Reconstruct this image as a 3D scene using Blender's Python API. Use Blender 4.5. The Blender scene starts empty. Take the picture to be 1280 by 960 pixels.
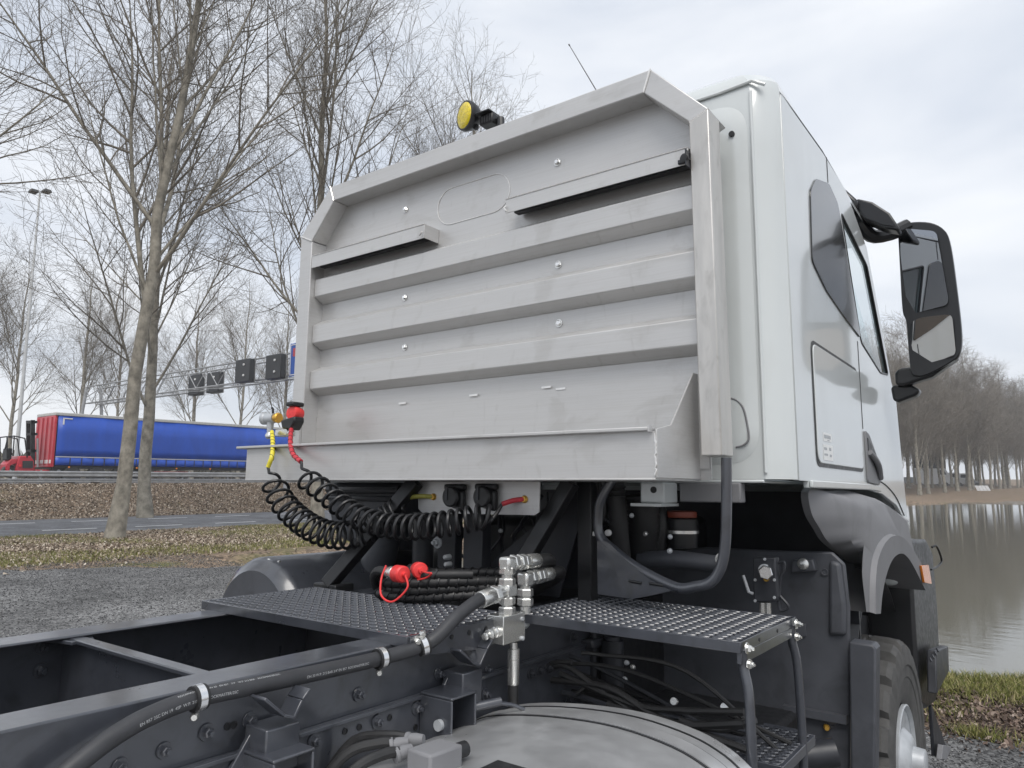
import bpy, bmesh, math, random
import numpy as np
from mathutils import Vector, Matrix
from mathutils.geometry import tessellate_polygon

random.seed(7)
RNG = np.random.default_rng(11)
S = bpy.context.scene
COL = S.collection

# ------------------------------------------------------------------ camera
FPX = 906.1                      # focal length in pixels of a 1280 px wide frame
YAW = math.radians(36.557)
CAM = np.array([0.0, 0.0, 1.75])


def cam_axes(pitch, yaw, roll):
    cp, sp, cy, sy = math.cos(pitch), math.sin(pitch), math.cos(yaw), math.sin(yaw)
    right = np.array([cy, sy, 0.0])
    fw = np.array([-sy * cp, cy * cp, sp])
    up = np.cross(right, fw)
    cr, sr = math.cos(roll), math.sin(roll)
    return np.array([right * cr + up * sr, -right * sr + up * cr, fw])


MW = cam_axes(math.atan(120 / FPX), YAW, 0.0)          # camera in the world
MT = cam_axes(math.radians(8.372), YAW, 0.00968)       # camera as the (slightly nose-down) truck sees it
RTW = MW.T @ MT                                        # truck axes -> world axes
CT = np.array([0.0, 0.0, 1.62])                        # camera position in truck axes

cam_data = bpy.data.cameras.new('camera')
cam = bpy.data.objects.new('camera', cam_data)
COL.objects.link(cam)
cam_data.sensor_width = 36.0
cam_data.lens = FPX / 1280 * 36
cam_data.clip_start = 0.05
cam_data.clip_end = 3000
mw = Matrix.Identity(4)
for i in range(3):
    mw[i][0], mw[i][1], mw[i][2], mw[i][3] = MW[0][i], MW[1][i], -MW[2][i], CAM[i]
cam.matrix_world = mw
S.camera = cam

# ------------------------------------------------------------------ world: even overcast over a Nishita sky
SUN_EL, SUN_AZ = math.radians(54), math.radians(145)    # azimuth clockwise from +Y: behind the camera, to the right
world = bpy.data.worlds.new('World')
S.world = world
world.use_nodes = True
wn, wl = world.node_tree.nodes, world.node_tree.links
bg = wn['Background']
sky = wn.new('ShaderNodeTexSky')
sky.sky_type = 'NISHITA'
sky.sun_disc = False
sky.sun_elevation = SUN_EL
sky.sun_rotation = SUN_AZ
sky.dust_density = 3.0
tc = wn.new('ShaderNodeTexCoord')
mp = wn.new('ShaderNodeMapping')
mp.inputs['Scale'].default_value = (1.0, 1.0, 2.6)
wl.new(tc.outputs['Generated'], mp.inputs['Vector'])
nz = wn.new('ShaderNodeTexNoise')
nz.inputs['Scale'].default_value = 2.1
nz.inputs['Detail'].default_value = 5.0
nz.inputs['Roughness'].default_value = 0.5
nz.inputs['Distortion'].default_value = 0.35
wl.new(mp.outputs['Vector'], nz.inputs['Vector'])
cr = wn.new('ShaderNodeValToRGB')
cr.color_ramp.elements[0].position = 0.36
cr.color_ramp.elements[0].color = (4.55, 4.95, 5.6, 1)
cr.color_ramp.elements[1].position = 0.68
cr.color_ramp.elements[1].color = (7.0, 7.12, 7.3, 1)
wl.new(nz.outputs['Fac'], cr.inputs['Fac'])
mx = wn.new('ShaderNodeMix')
mx.data_type = 'RGBA'
mx.inputs['Factor'].default_value = 0.9
wl.new(sky.outputs['Color'], mx.inputs['A'])
wl.new(cr.outputs['Color'], mx.inputs['B'])
wl.new(mx.outputs['Result'], bg.inputs['Color'])
bg.inputs['Strength'].default_value = 0.105

sun_data = bpy.data.lights.new('sun', 'SUN')
sun_data.energy = 1.5
sun_data.angle = math.radians(35)
sun_data.color = (1.0, 0.965, 0.92)
sun = bpy.data.objects.new('sun', sun_data)
COL.objects.link(sun)
sdir = Vector((math.sin(SUN_AZ) * math.cos(SUN_EL), math.cos(SUN_AZ) * math.cos(SUN_EL), math.sin(SUN_EL)))
sun.rotation_euler = sdir.to_track_quat('Z', 'Y').to_euler()

S.view_settings.view_transform = 'Standard'
S.view_settings.look = 'None'
S.view_settings.exposure = 0.6
S.view_settings.gamma = 1.0
S.render.engine = 'CYCLES'
S.cycles.use_denoising = True
S.cycles.max_bounces = 6
S.cycles.transparent_max_bounces = 12

# ------------------------------------------------------------------ picture point -> place
def _ray(M, x, y):
    return ((x - 640) / FPX) * M[0] - ((y - 480) / FPX) * M[1] + M[2]


def _at(M, C, x, y, X, Y, Z, D):
    d = _ray(M, x, y)
    if X is not None: t = (X - C[0]) / d[0]
    elif Y is not None: t = (Y - C[1]) / d[1]
    elif Z is not None: t = (Z - C[2]) / d[2]
    else: t = D / math.hypot(d[0], d[1])
    return Vector((C + t * d).tolist())


def tp(x, y, X=None, Y=None, Z=None):      # truck axes
    return _at(MT, CT, x, y, X, Y, Z, None)


def wp(x, y, X=None, Y=None, Z=None, D=None):   # world axes
    return _at(MW, CAM, x, y, X, Y, Z, D)


# ------------------------------------------------------------------ materials
MATS = {}


def mat(name, col, rough=0.5, metal=0.0, var=0.0, vscale=8.0, bump=0.0, bscale=60.0, coat=0.0, spec=0.5,
        rvar=0.0, col2=None, stretch=None, detail=5.0):
    if name in MATS: return MATS[name]
    m = bpy.data.materials.new(name)
    m.use_nodes = True
    n, l = m.node_tree.nodes, m.node_tree.links
    p = n['Principled BSDF']
    p.inputs['Base Color'].default_value = (*col, 1)
    p.inputs['Roughness'].default_value = rough
    p.inputs['Metallic'].default_value = metal
    p.inputs['Specular IOR Level'].default_value = spec
    if coat:
        p.inputs['Coat Weight'].default_value = coat
        p.inputs['Coat Roughness'].default_value = 0.06
    if var or bump or rvar:
        t = n.new('ShaderNodeTexCoord')
        g = n.new('ShaderNodeMapping')
        if stretch: g.inputs['Scale'].default_value = stretch
        l.new(t.outputs['Object'], g.inputs['Vector'])
    if var or rvar:
        z = n.new('ShaderNodeTexNoise')
        z.inputs['Scale'].default_value = vscale
        z.inputs['Detail'].default_value = detail
        z.inputs['Roughness'].default_value = 0.62
        l.new(g.outputs['Vector'], z.inputs['Vector'])
        if var:
            r = n.new('ShaderNodeValToRGB')
            r.color_ramp.elements[0].position = 0.32
            r.color_ramp.elements[1].position = 0.68
            lo = [max(0, c * (1 - var)) for c in col]
            hi = [min(1, c * (1 + var)) for c in (col2 or col)]
            r.color_ramp.elements[0].color = (*lo, 1)
            r.color_ramp.elements[1].color = (*hi, 1)
            l.new(z.outputs['Fac'], r.inputs['Fac'])
            l.new(r.outputs['Color'], p.inputs['Base Color'])
        if rvar:
            q = n.new('ShaderNodeMapRange')
            q.inputs['From Min'].default_value = 0.3
            q.inputs['From Max'].default_value = 0.7
            q.inputs['To Min'].default_value = max(0.02, rough - rvar)
            q.inputs['To Max'].default_value = min(1, rough + rvar)
            l.new(z.outputs['Fac'], q.inputs['Value'])
            l.new(q.outputs['Result'], p.inputs['Roughness'])
    if bump:
        z2 = n.new('ShaderNodeTexNoise')
        z2.inputs['Scale'].default_value = bscale
        z2.inputs['Detail'].default_value = 3.0
        l.new(g.outputs['Vector'], z2.inputs['Vector'])
        b = n.new('ShaderNodeBump')
        b.inputs['Strength'].default_value = bump
        b.inputs['Distance'].default_value = 0.01
        l.new(z2.outputs['Fac'], b.inputs['Height'])
        l.new(b.outputs['Normal'], p.inputs['Normal'])
    MATS[name] = m
    return m


def island_mat(name, stops, rough=0.8):
    """colour that differs from leaf to leaf (random per island)"""
    m = bpy.data.materials.new(name)
    m.use_nodes = True
    n, l = m.node_tree.nodes, m.node_tree.links
    p = n['Principled BSDF']
    p.inputs['Roughness'].default_value = rough
    p.inputs['Specular IOR Level'].default_value = 0.25
    g = n.new('ShaderNodeNewGeometry')
    r = n.new('ShaderNodeValToRGB')
    e = r.color_ramp.elements
    e[0].position, e[0].color = stops[0][0], (*stops[0][1], 1)
    e[1].position, e[1].color = stops[-1][0], (*stops[-1][1], 1)
    for pos, c in stops[1:-1]:
        x = e.new(pos)
        x.color = (*c, 1)
    l.new(g.outputs['Random Per Island'], r.inputs['Fac'])
    l.new(r.outputs['Color'], p.inputs['Base Color'])
    return m


M_FRAME = mat('anthracite_paint', (0.046, 0.050, 0.061), 0.34, var=0.16, vscale=5, rvar=0.1, bump=0.02, bscale=180, coat=0.15)
M_DARK = mat('dark_paint', (0.026, 0.028, 0.034), 0.42, var=0.25, vscale=9, rvar=0.1)
M_BLACK = mat('black_plastic', (0.012, 0.0125, 0.014), 0.4, rvar=0.1, vscale=30)
M_RUBBER = mat('black_rubber', (0.017, 0.017, 0.018), 0.55, var=0.25, vscale=40, rvar=0.1)
M_HOSE = mat('hose_rubber', (0.034, 0.035, 0.039), 0.5, var=0.15, vscale=30)
M_GRIP = mat('fender_plastic', (0.195, 0.196, 0.205), 0.60, spec=0.4, var=0.08, vscale=3, bump=0.06, bscale=420)
M_GUARD = mat('mudguard_plastic', (0.062, 0.066, 0.077), 0.5, var=0.2, vscale=4, bump=0.05, bscale=300)
M_STEEL = mat('bare_steel_sheet', (0.55, 0.547, 0.542), 0.40, metal=0.45, var=0.05, vscale=2.3, rvar=0.08, stretch=(0.5, 1, 1.5), bump=0.015, bscale=70)


def stain(m, scale, lo, hi, dark, stretch=(1, 1, 1)):
    """smudges and run marks with their own shape, over a plain sheet"""
    n, l = m.node_tree.nodes, m.node_tree.links
    p = n['Principled BSDF']
    src = p.inputs['Base Color'].links[0].from_socket
    t = n.new('ShaderNodeTexCoord')
    g = n.new('ShaderNodeMapping')
    g.inputs['Scale'].default_value = stretch
    l.new(t.outputs['Object'], g.inputs['Vector'])
    z = n.new('ShaderNodeTexNoise')
    z.inputs['Scale'].default_value = scale
    z.inputs['Detail'].default_value = 6
    z.inputs['Roughness'].default_value = 0.6
    z.inputs['Distortion'].default_value = 0.8
    l.new(g.outputs['Vector'], z.inputs['Vector'])
    r = n.new('ShaderNodeValToRGB')
    r.color_ramp.elements[0].position, r.color_ramp.elements[0].color = lo, (1, 1, 1, 1)
    r.color_ramp.elements[1].position, r.color_ramp.elements[1].color = hi, (dark, dark * .995, dark * .985, 1)
    l.new(z.outputs['Fac'], r.inputs['Fac'])
    mu = n.new('ShaderNodeMix')
    mu.data_type, mu.blend_type = 'RGBA', 'MULTIPLY'
    mu.inputs['Factor'].default_value = 1
    l.new(src, mu.inputs['A'])
    l.new(r.outputs['Color'], mu.inputs['B'])
    l.new(mu.outputs['Result'], p.inputs['Base Color'])


stain(M_STEEL, 4.6, 0.57, 0.66, 0.91, (0.8, 1.0, 1.5))
stain(M_STEEL, 9.0, 0.45, 0.62, 0.945, (0.25, 1, 22))
stain(M_STEEL, 16.0, 0.62, 0.74, 0.90, (1.6, 1, .35))
M_POST = mat('brushed_steel', (0.56, 0.545, 0.52), 0.36, metal=0.5, var=0.14, vscale=5, rvar=0.1, stretch=(3.0, 3.0, 0.5))
stain(M_FRAME, 11.0, 0.50, 0.72, 0.62)
stain(M_GUARD, 7.0, 0.50, 0.70, 0.72)
stain(M_GRIP, 5.0, 0.55, 0.75, 0.85)
_p = M_FRAME.node_tree.nodes['Principled BSDF']
_p.inputs['Coat Weight'].default_value = 0.95
_p.inputs['Coat Roughness'].default_value = 0.16
stain(M_POST, 6.0, 0.52, 0.68, 0.80, (2, 2, .8))
M_WELD = mat('weld_steel', (0.78, 0.77, 0.75), 0.3, metal=0.7, var=0.15, vscale=60)
M_ALU = mat('tank_aluminium', (0.52, 0.525, 0.53), 0.36, metal=0.62, var=0.07, vscale=9, rvar=0.10, bump=0.02, bscale=60)
M_ZINC = mat('zinc_plated', (0.66, 0.66, 0.64), 0.27, metal=0.85)
M_CHROME = mat('bright_metal', (0.78, 0.78, 0.78), 0.2, metal=0.9)
M_WHITE = mat('white_paint', (0.78, 0.78, 0.77), 0.45, var=0.06, vscale=20)
M_PAINT = mat('cab_paint', (0.60, 0.632, 0.632), 0.28, var=0.02, vscale=2, coat=0.85)
stain(M_PAINT, 3.0, 0.48, 0.72, 0.93, (1, 1, .5))
M_LABEL = mat('label_white', (0.8, 0.81, 0.8), 0.5)
M_RED = mat('red_rubber', (0.74, 0.045, 0.045), 0.42, var=0.12, vscale=60)
M_REDHOSE = mat('red_sleeve', (0.50, 0.03, 0.045), 0.45, var=0.2, vscale=60)
M_YELHOSE = mat('yellow_sleeve', (0.72, 0.62, 0.05), 0.45, var=0.15, vscale=60)
M_YELDULL = mat('yellow_dull_sleeve', (0.34, 0.32, 0.06), 0.5, var=0.15, vscale=60)
M_ORANGE = mat('orange_lens', (0.85, 0.24, 0.01), 0.2, coat=0.6)
M_BRASS = mat('brass', (0.72, 0.42, 0.08), 0.3, metal=0.7)
M_TYRE = mat('tyre_rubber', (0.07, 0.069, 0.067), 0.75, var=0.25, vscale=12, bump=0.05, bscale=200)
M_HUB = mat('hub_grey', (0.42, 0.44, 0.46), 0.4, metal=0.2, var=0.15, vscale=9)
M_GLOSSBLACK = mat('gloss_black', (0.012, 0.0125, 0.014), 0.28)
M_PILLAR = mat('pillar_panel', (0.03, 0.031, 0.033), 0.16, coat=0.4)


def glass_mat(name, tint, alpha):
    m = bpy.data.materials.new(name)
    m.use_nodes = True
    n, l = m.node_tree.nodes, m.node_tree.links
    out = n['Material Output']
    n.remove(n['Principled BSDF'])
    gl = n.new('ShaderNodeBsdfGlossy')
    gl.inputs['Roughness'].default_value = 0.02
    tr = n.new('ShaderNodeBsdfTransparent')
    tr.inputs['Color'].default_value = (*tint, 1)
    lw = n.new('ShaderNodeLayerWeight')
    lw.inputs['Blend'].default_value = 0.5
    pw_ = n.new('ShaderNodeMath')
    pw_.operation = 'POWER'
    pw_.inputs[1].default_value = 4.0
    l.new(lw.outputs['Facing'], pw_.inputs[0])
    fr = n.new('ShaderNodeMath')
    fr.operation = 'MULTIPLY_ADD'
    fr.inputs[1].default_value, fr.inputs[2].default_value = alpha, 0.04
    l.new(pw_.outputs['Value'], fr.inputs[0])
    mix = n.new('ShaderNodeMixShader')
    l.new(fr.outputs['Value'], mix.inputs['Fac'])
    l.new(tr.outputs['BSDF'], mix.inputs[1])
    l.new(gl.outputs['BSDF'], mix.inputs[2])
    l.new(mix.outputs['Shader'], out.inputs['Surface'])
    return m


M_GLASS = glass_mat('window_glass', (0.84, 0.91, 0.92), 0.8)
M_MIRROR = mat('mirror_glass', (0.33, 0.34, 0.36), 0.015, metal=1.0)  # tint darkened to stand in for a reflection of dark surroundings not modelled
M_MIRROR2 = mat('wide_mirror_glass', (0.72, 0.73, 0.74), 0.015, metal=1.0)  # brighter tint, for the paler reflection in the lower glass
M_YLENS = mat('yellow_lens', (0.80, 0.62, 0.0), 0.12, coat=0.8, var=0.25, vscale=60, bump=0.5, bscale=220)


# ------------------------------------------------------------------ mesh builder
class MB:
    def __init__(self):
        self.v, self.f = [], []

    def add(self, verts, faces):
        b = len(self.v)
        self.v += [Vector(p) for p in verts]
        self.f += [tuple(b + i for i in f) for f in faces]
        return self

    def hexa(self, p):          # 8 corners: bottom ring 0-3, top ring 4-7
        return self.add(p, [(0, 3, 2, 1), (4, 5, 6, 7), (0, 1, 5, 4), (1, 2, 6, 5), (2, 3, 7, 6), (3, 0, 4, 7)])

    def box(self, a, b):
        x0, y0, z0 = [min(a[i], b[i]) for i in range(3)]
        x1, y1, z1 = [max(a[i], b[i]) for i in range(3)]
        return self.hexa([(x0, y0, z0), (x1, y0, z0), (x1, y1, z0), (x0, y1, z0), (x0, y0, z1), (x1, y0, z1), (x1, y1, z1), (x0, y1, z1)])

    def prism(self, poly, vec):     # planar polygon (3d points) pushed along vec
        n = len(poly)
        vec = Vector(vec)
        pts = [Vector(p) for p in poly]
        fs = [tuple(range(n))[::-1], tuple(range(n, 2 * n))]
        fs += [(i, (i + 1) % n, n + (i + 1) % n, n + i) for i in range(n)]
        return self.add(pts + [p + vec for p in pts], fs)

    def holed(self, outer, holes, vec):    # slab with holes
        vec = Vector(vec)
        loops = [[Vector(p) for p in lp] for lp in [outer] + holes]
        tris = tessellate_polygon(loops)
        pts = [p for lp in loops for p in lp]
        n = len(pts)
        fs = [tuple(t) for t in tris] + [tuple(n + i for i in t)[::-1] for t in tris]
        b = 0
        for lp in loops:
            k = len(lp)
            fs += [(b + i, b + (i + 1) % k, n + b + (i + 1) % k, n + b + i) for i in range(k)]
            b += k
        return self.add(pts + [p + vec for p in pts], fs)

    def tube(self, path, r, n=10, cap=True, closed=False):
        P = [Vector(p) for p in path]
        k = len(P)
        R = r if hasattr(r, '__len__') else [r] * k
        up = None
        rings = []
        for i in range(k):
            a, b = P[max(i - 1, 0)], P[min(i + 1, k - 1)]
            if closed: a, b = P[(i - 1) % k], P[(i + 1) % k]
            t = (b - a).normalized()
            if up is None:
                up = t.orthogonal().normalized()
            else:
                up = (up - t * up.dot(t))
                up = up.normalized() if up.length > 1e-6 else t.orthogonal().normalized()
            s = t.cross(up)
            rings.append([P[i] + (up * math.cos(2 * math.pi * j / n) + s * math.sin(2 * math.pi * j / n)) * R[i] for j in range(n)])
        vs = [p for rg in rings for p in rg]
        fs = []
        for i in range(k if closed else k - 1):
            a, b = i * n, ((i + 1) % k) * n
            fs += [(a + j, a + (j + 1) % n, b + (j + 1) % n, b + j) for j in range(n)]
        if cap and not closed:
            fs += [tuple(range(n))[::-1], tuple((k - 1) * n + j for j in range(n))]
        return self.add(vs, fs)

    def cyl(self, a, b, r, r2=None, n=16):
        return self.tube([a, b], [r, r if r2 is None else r2], n)

    def lathe(self, o, axis, prof, n=24):       # prof: (along, radius)
        o, t = Vector(o), Vector(axis).normalized()
        u = t.orthogonal().normalized()
        w = t.cross(u)
        vs = [o + t * s + (u * math.cos(2 * math.pi * j / n) + w * math.sin(2 * math.pi * j / n)) * r for s, r in prof for j in range(n)]
        fs = []
        for i in range(len(prof) - 1):
            fs += [(i * n + j, i * n + (j + 1) % n, (i + 1) * n + (j + 1) % n, (i + 1) * n + j) for j in range(n)]
        k = len(prof) - 1
        fs += [tuple(range(n))[::-1], tuple(k * n + j for j in range(n))]
        return self.add(vs, fs)

    def sheet(self, curves):        # loft between point rows
        n = len(curves[0])
        vs = [p for c in curves for p in c]
        fs = [(i * n + j, i * n + j + 1, (i + 1) * n + j + 1, (i + 1) * n + j) for i in range(len(curves) - 1) for j in range(n - 1)]
        return self.add(vs, fs)


CENTRE = {}


def link(o, parent=None):
    COL.objects.link(o)
    if parent is not None: o.parent = parent
    return o


def build(mb, name, m, parent=None, bevel=0.0, smooth=35, solid=0.0, origin=None, seg=2, merge=False):
    """one mesh object, its origin moved to its own middle; parent given -> placed in the parent's axes"""
    me = bpy.data.meshes.new(name)
    co = np.array([tuple(p) for p in mb.v])
    c = (co.min(0) + co.max(0)) / 2 if origin is None else np.array(origin, float)
    me.from_pydata((co - c).tolist(), [], mb.f)
    bm = bmesh.new()
    bm.from_mesh(me)
    if merge: bmesh.ops.remove_doubles(bm, verts=bm.verts, dist=1e-5)
    bmesh.ops.recalc_face_normals(bm, faces=bm.faces)
    bm.to_mesh(me)
    bm.free()
    me.materials.append(m)
    if smooth:
        me.shade_smooth()
        me.set_sharp_from_angle(angle=math.radians(smooth))
    o = bpy.data.objects.new(name, me)
    link(o, parent)
    base = CENTRE.get(parent.name, np.zeros(3)) if parent is not None else np.zeros(3)
    o.location = (c - base).tolist()
    CENTRE[o.name] = c
    if solid:
        s = o.modifiers.new('thickness', 'SOLIDIFY')
        s.thickness = solid
        s.offset = -1
    if bevel:
        b = o.modifiers.new('bevel', 'BEVEL')
        b.width = bevel
        b.segments = seg
        b.limit_method = 'ANGLE'
        b.angle_limit = math.radians(40)
        b.harden_normals = False
    return o


def tag(o, label=None, cat=None, group=None, kind=None):
    if label: o['label'] = label
    if cat: o['category'] = cat
    if group: o['group'] = group
    if kind: o['kind'] = kind
    return o


def empty(name, loc=(0, 0, 0), truck=False):
    o = bpy.data.objects.new(name, None)
    o.empty_display_size = 0.2
    link(o)
    c = np.array(loc, float)
    CENTRE[o.name] = c
    if truck:
        w = RTW @ (c - CT) + CAM
        mt = Matrix.Identity(4)
        for i in range(3):
            for j in range(3): mt[i][j] = RTW[i][j]
            mt[i][3] = w[i]
        o.matrix_world = mt
    else:
        o.location = loc
    return o


def fast_mesh(name, V, F, m, smooth=False):
    """numpy arrays -> mesh (all faces with the same corner count)"""
    me = bpy.data.meshes.new(name)
    V = np.ascontiguousarray(V, np.float32)
    F = np.ascontiguousarray(F, np.int32)
    k = F.shape[1]
    me.vertices.add(len(V))
    me.vertices.foreach_set('co', V.ravel())
    me.loops.add(F.size)
    me.loops.foreach_set('vertex_index', F.ravel())
    me.polygons.add(len(F))
    me.polygons.foreach_set('loop_start', np.arange(0, F.size, k, dtype=np.int32))
    if smooth: me.polygons.foreach_set('use_smooth', np.ones(len(F), bool))
    me.update(calc_edges=True)
    me.validate()
    me.materials.append(m)
    return me


def copy_tree(o, parent=None):
    c = o.copy()
    COL.objects.link(c)
    c.parent = parent
    for ch in [x for x in o.children]: copy_tree(ch, c)
    return c


def catmull(pts, n):
    P = [Vector(p) for p in pts]
    P = [P[0] * 2 - P[1]] + P + [P[-1] * 2 - P[-2]]
    k = len(P) - 3
    out = []
    for i in range(n):
        t = i / (n - 1) * k
        s = min(int(t), k - 1)
        u = t - s
        a, b, c, d = P[s:s + 4]
        out.append(0.5 * ((2 * b) + (c - a) * u + (2 * a - 5 * b + 4 * c - d) * u * u + (3 * b - a - 3 * c + d) * u ** 3))
    return out

# ================================================================== THE SETTING
RB = math.radians(8.8)                    # bearing of the local road
U_ROAD = np.array([math.sin(RB), math.cos(RB)])
N_ROAD = np.array([-math.cos(RB), math.sin(RB)])    # to the left of the road direction


def road_pt(off, s, z=0.0):
    p = N_ROAD * off + U_ROAD * s
    return (p[0], p[1], z)


def hw_x(y):                              # near edge of the motorway deck
    return -42.3 + 0.03 * (np.asarray(y) - 15)


HWZ = 1.52
WATER_Z = -0.36


def sstep(t):
    t = np.clip(t, 0, 1)
    return t * t * (3 - 2 * t)


def ground_z(x, y):
    x, y = np.asarray(x, float), np.asarray(y, float)
    z = np.zeros(np.broadcast(x, y).shape)
    # slight fall below the truck towards the pond
    z = z - 0.25 * sstep((y - 0.3) / 4.4) * sstep((x + 13) / 5.0)
    # motorway bank
    off = x * N_ROAD[0] + y * N_ROAD[1]
    edge = off - 38.9
    edge_x = -(38.9 - N_ROAD[1] * y) / (-N_ROAD[0])
    width = np.maximum(edge_x - hw_x(y), 2.5)
    z = z + HWZ * sstep((edge_x - x) / width)
    # pond basin
    near = y - (9.45 + 0.35 * np.sin(x * 0.7) + 0.18 * np.sin(x * 1.9 + 1) + 0.02 * x)
    far = np.clip(74 + (x + 9) * 1.9, 60, 96) - y
    left = x + 15.5 - 0.02 * y + 0.5 * np.sin(y * 0.3)
    d = np.minimum(np.minimum(near, far), left)
    z = z - 1.3 * sstep((d + 0.15) / 1.6) - 0.0 * d
    z = z - 0.02 * sstep((near + 2.2) / 2.0) * sstep((x + 13) / 3.0)
    # low rise behind the pond
    z = z + 0.55 * sstep((y - 100) / 30.0) * sstep((x + 60) / 20.0)
    return z


def graded(lo, hi, fine_lo, fine_hi, step, grow=1.18):
    a = list(np.arange(fine_lo, fine_hi + 1e-6, step))
    s = step
    while a[-1] < hi:
        s *= grow
        a.append(a[-1] + s)
    s = step
    while a[0] > lo:
        s *= grow
        a.insert(0, a[0] - s)
    return np.array(a)


gx = graded(-900, 900, -46, 6, 0.35)
gy = graded(-200, 1500, -4, 40, 0.35)
GX, GY = np.meshgrid(gx, gy)
GZ = ground_z(GX, GY)
bumps = 0.018 * np.sin(GX * 2.3 + 1.3 * np.sin(GY * 1.1)) * np.sin(GY * 1.9 + 0.7) + 0.012 * np.sin(GX * 5.1) * np.sin(GY * 4.3 + GX)
offg = GX * N_ROAD[0] + GY * N_ROAD[1]
soft = sstep((offg - 38.7) / 0.6) * sstep((GX - hw_x(GY)) / 1.0) + sstep((offg - 17.5) / 2) * sstep((26.5 - offg) / 1.5)
GZ = GZ + bumps * np.clip(soft * 1.6, 0, 1.6) - 0.05 * sstep((offg - 27.1) / 0.2) * sstep((38.5 - offg) / 0.2)
nx, ny = len(gx), len(gy)
idx = np.arange(nx * ny).reshape(ny, nx)
GF = np.stack([idx[:-1, :-1], idx[:-1, 1:], idx[1:, 1:], idx[1:, :-1]], -1).reshape(-1, 4)


def ground_material():
    m = bpy.data.materials.new('leafy_soil')
    m.use_nodes = True
    n, l = m.node_tree.nodes, m.node_tree.links
    p = n['Principled BSDF']
    p.inputs['Roughness'].default_value = 0.9
    p.inputs['Specular IOR Level'].default_value = 0.15
    t = n.new('ShaderNodeTexCoord')
    v = n.new('ShaderNodeTexVoronoi')
    v.inputs['Scale'].default_value = 13.0
    l.new(t.outputs['Object'], v.inputs['Vector'])
    r = n.new('ShaderNodeValToRGB')
    e = r.color_ramp.elements
    e[0].position, e[0].color = 0.1, (0.10, 0.078, 0.06, 1)
    e[1].position, e[1].color = 0.9, (0.30, 0.225, 0.16, 1)
    sep = n.new('ShaderNodeSeparateColor')
    l.new(v.outputs['Color'], sep.inputs['Color'])
    l.new(sep.outputs['Red'], r.inputs['Fac'])
    z = n.new('ShaderNodeTexNoise')
    z.inputs['Scale'].default_value = 0.55
    z.inputs['Detail'].default_value = 6
    l.new(t.outputs['Object'], z.inputs['Vector'])
    g = n.new('ShaderNodeValToRGB')
    g.color_ramp.elements[0].position, g.color_ramp.elements[1].position = 0.60, 0.74
    l.new(z.outputs['Fac'], g.inputs['Fac'])
    gm = n.new('ShaderNodeTexNoise')
    gm.inputs['Scale'].default_value = 30
    l.new(t.outputs['Object'], gm.inputs['Vector'])
    gc = n.new('ShaderNodeValToRGB')
    gc.color_ramp.elements[0].position, gc.color_ramp.elements[0].color = 0.3, (0.06, 0.07, 0.025, 1)
    gc.color_ramp.elements[1].position, gc.color_ramp.elements[1].color = 0.7, (0.19, 0.185, 0.075, 1)
    l.new(gm.outputs['Fac'], gc.inputs['Fac'])
    mix = n.new('ShaderNodeMix')
    mix.data_type = 'RGBA'
    l.new(g.outputs['Color'], mix.inputs['Factor'])
    l.new(r.outputs['Color'], mix.inputs['A'])
    l.new(gc.outputs['Color'], mix.inputs['B'])
    l.new(mix.outputs['Result'], p.inputs['Base Color'])
    b = n.new('ShaderNodeBump')
    b.inputs['Strength'].default_value = 0.7
    b.inputs['Distance'].default_value = 0.05
    l.new(v.outputs['Distance'], b.inputs['Height'])
    l.new(b.outputs['Normal'], p.inputs['Normal'])
    return m


gme = fast_mesh('ground', np.stack([GX, GY, GZ], -1).reshape(-1, 3), GF, ground_material(), True)
tag(link(bpy.data.objects.new('ground', gme)), kind='structure')


def gravel_material(name, dark, light, scale, rough=0.85, bump=0.6):
    m = bpy.data.materials.new(name)
    m.use_nodes = True
    n, l = m.node_tree.nodes, m.node_tree.links
    p = n['Principled BSDF']
    p.inputs['Roughness'].default_value = rough
    p.inputs['Specular IOR Level'].default_value = 0.3
    t = n.new('ShaderNodeTexCoord')
    v = n.new('ShaderNodeTexVoronoi')
    v.inputs['Scale'].default_value = scale
    l.new(t.outputs['Object'], v.inputs['Vector'])
    sep = n.new('ShaderNodeSeparateColor')
    l.new(v.outputs['Color'], sep.inputs['Color'])
    r = n.new('ShaderNodeValToRGB')
    e = r.color_ramp.elements
    e[0].position, e[0].color = 0.15, (*dark, 1)
    e[1].position, e[1].color = 0.95, (*light, 1)
    l.new(sep.outputs['Green'], r.inputs['Fac'])
    z = n.new('ShaderNodeTexNoise')
    z.inputs['Scale'].default_value = 0.8
    z.inputs['Detail'].default_value = 7
    z.inputs['Roughness'].default_value = 0.7
    l.new(t.outputs['Object'], z.inputs['Vector'])
    q = n.new('ShaderNodeMapRange')
    q.inputs['From Min'].default_value, q.inputs['From Max'].default_value = 0.3, 0.7
    q.inputs['To Min'].default_value, q.inputs['To Max'].default_value = 0.5, 1.5
    l.new(z.outputs['Fac'], q.inputs['Value'])
    mu = n.new('ShaderNodeMix')
    mu.data_type, mu.blend_type = 'RGBA', 'MULTIPLY'
    mu.inputs['Factor'].default_value = 1
    l.new(r.outputs['Color'], mu.inputs['A'])
    l.new(q.outputs['Result'], mu.inputs['B'])
    l.new(mu.outputs['Result'], p.inputs['Base Color'])
    b = n.new('ShaderNodeBump')
    b.inputs['Strength'].default_value = bump
    b.inputs['Distance'].default_value = 0.02
    l.new(v.outputs['Distance'], b.inputs['Height'])
    l.new(b.outputs['Normal'], p.inputs['Normal'])
    return m


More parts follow.
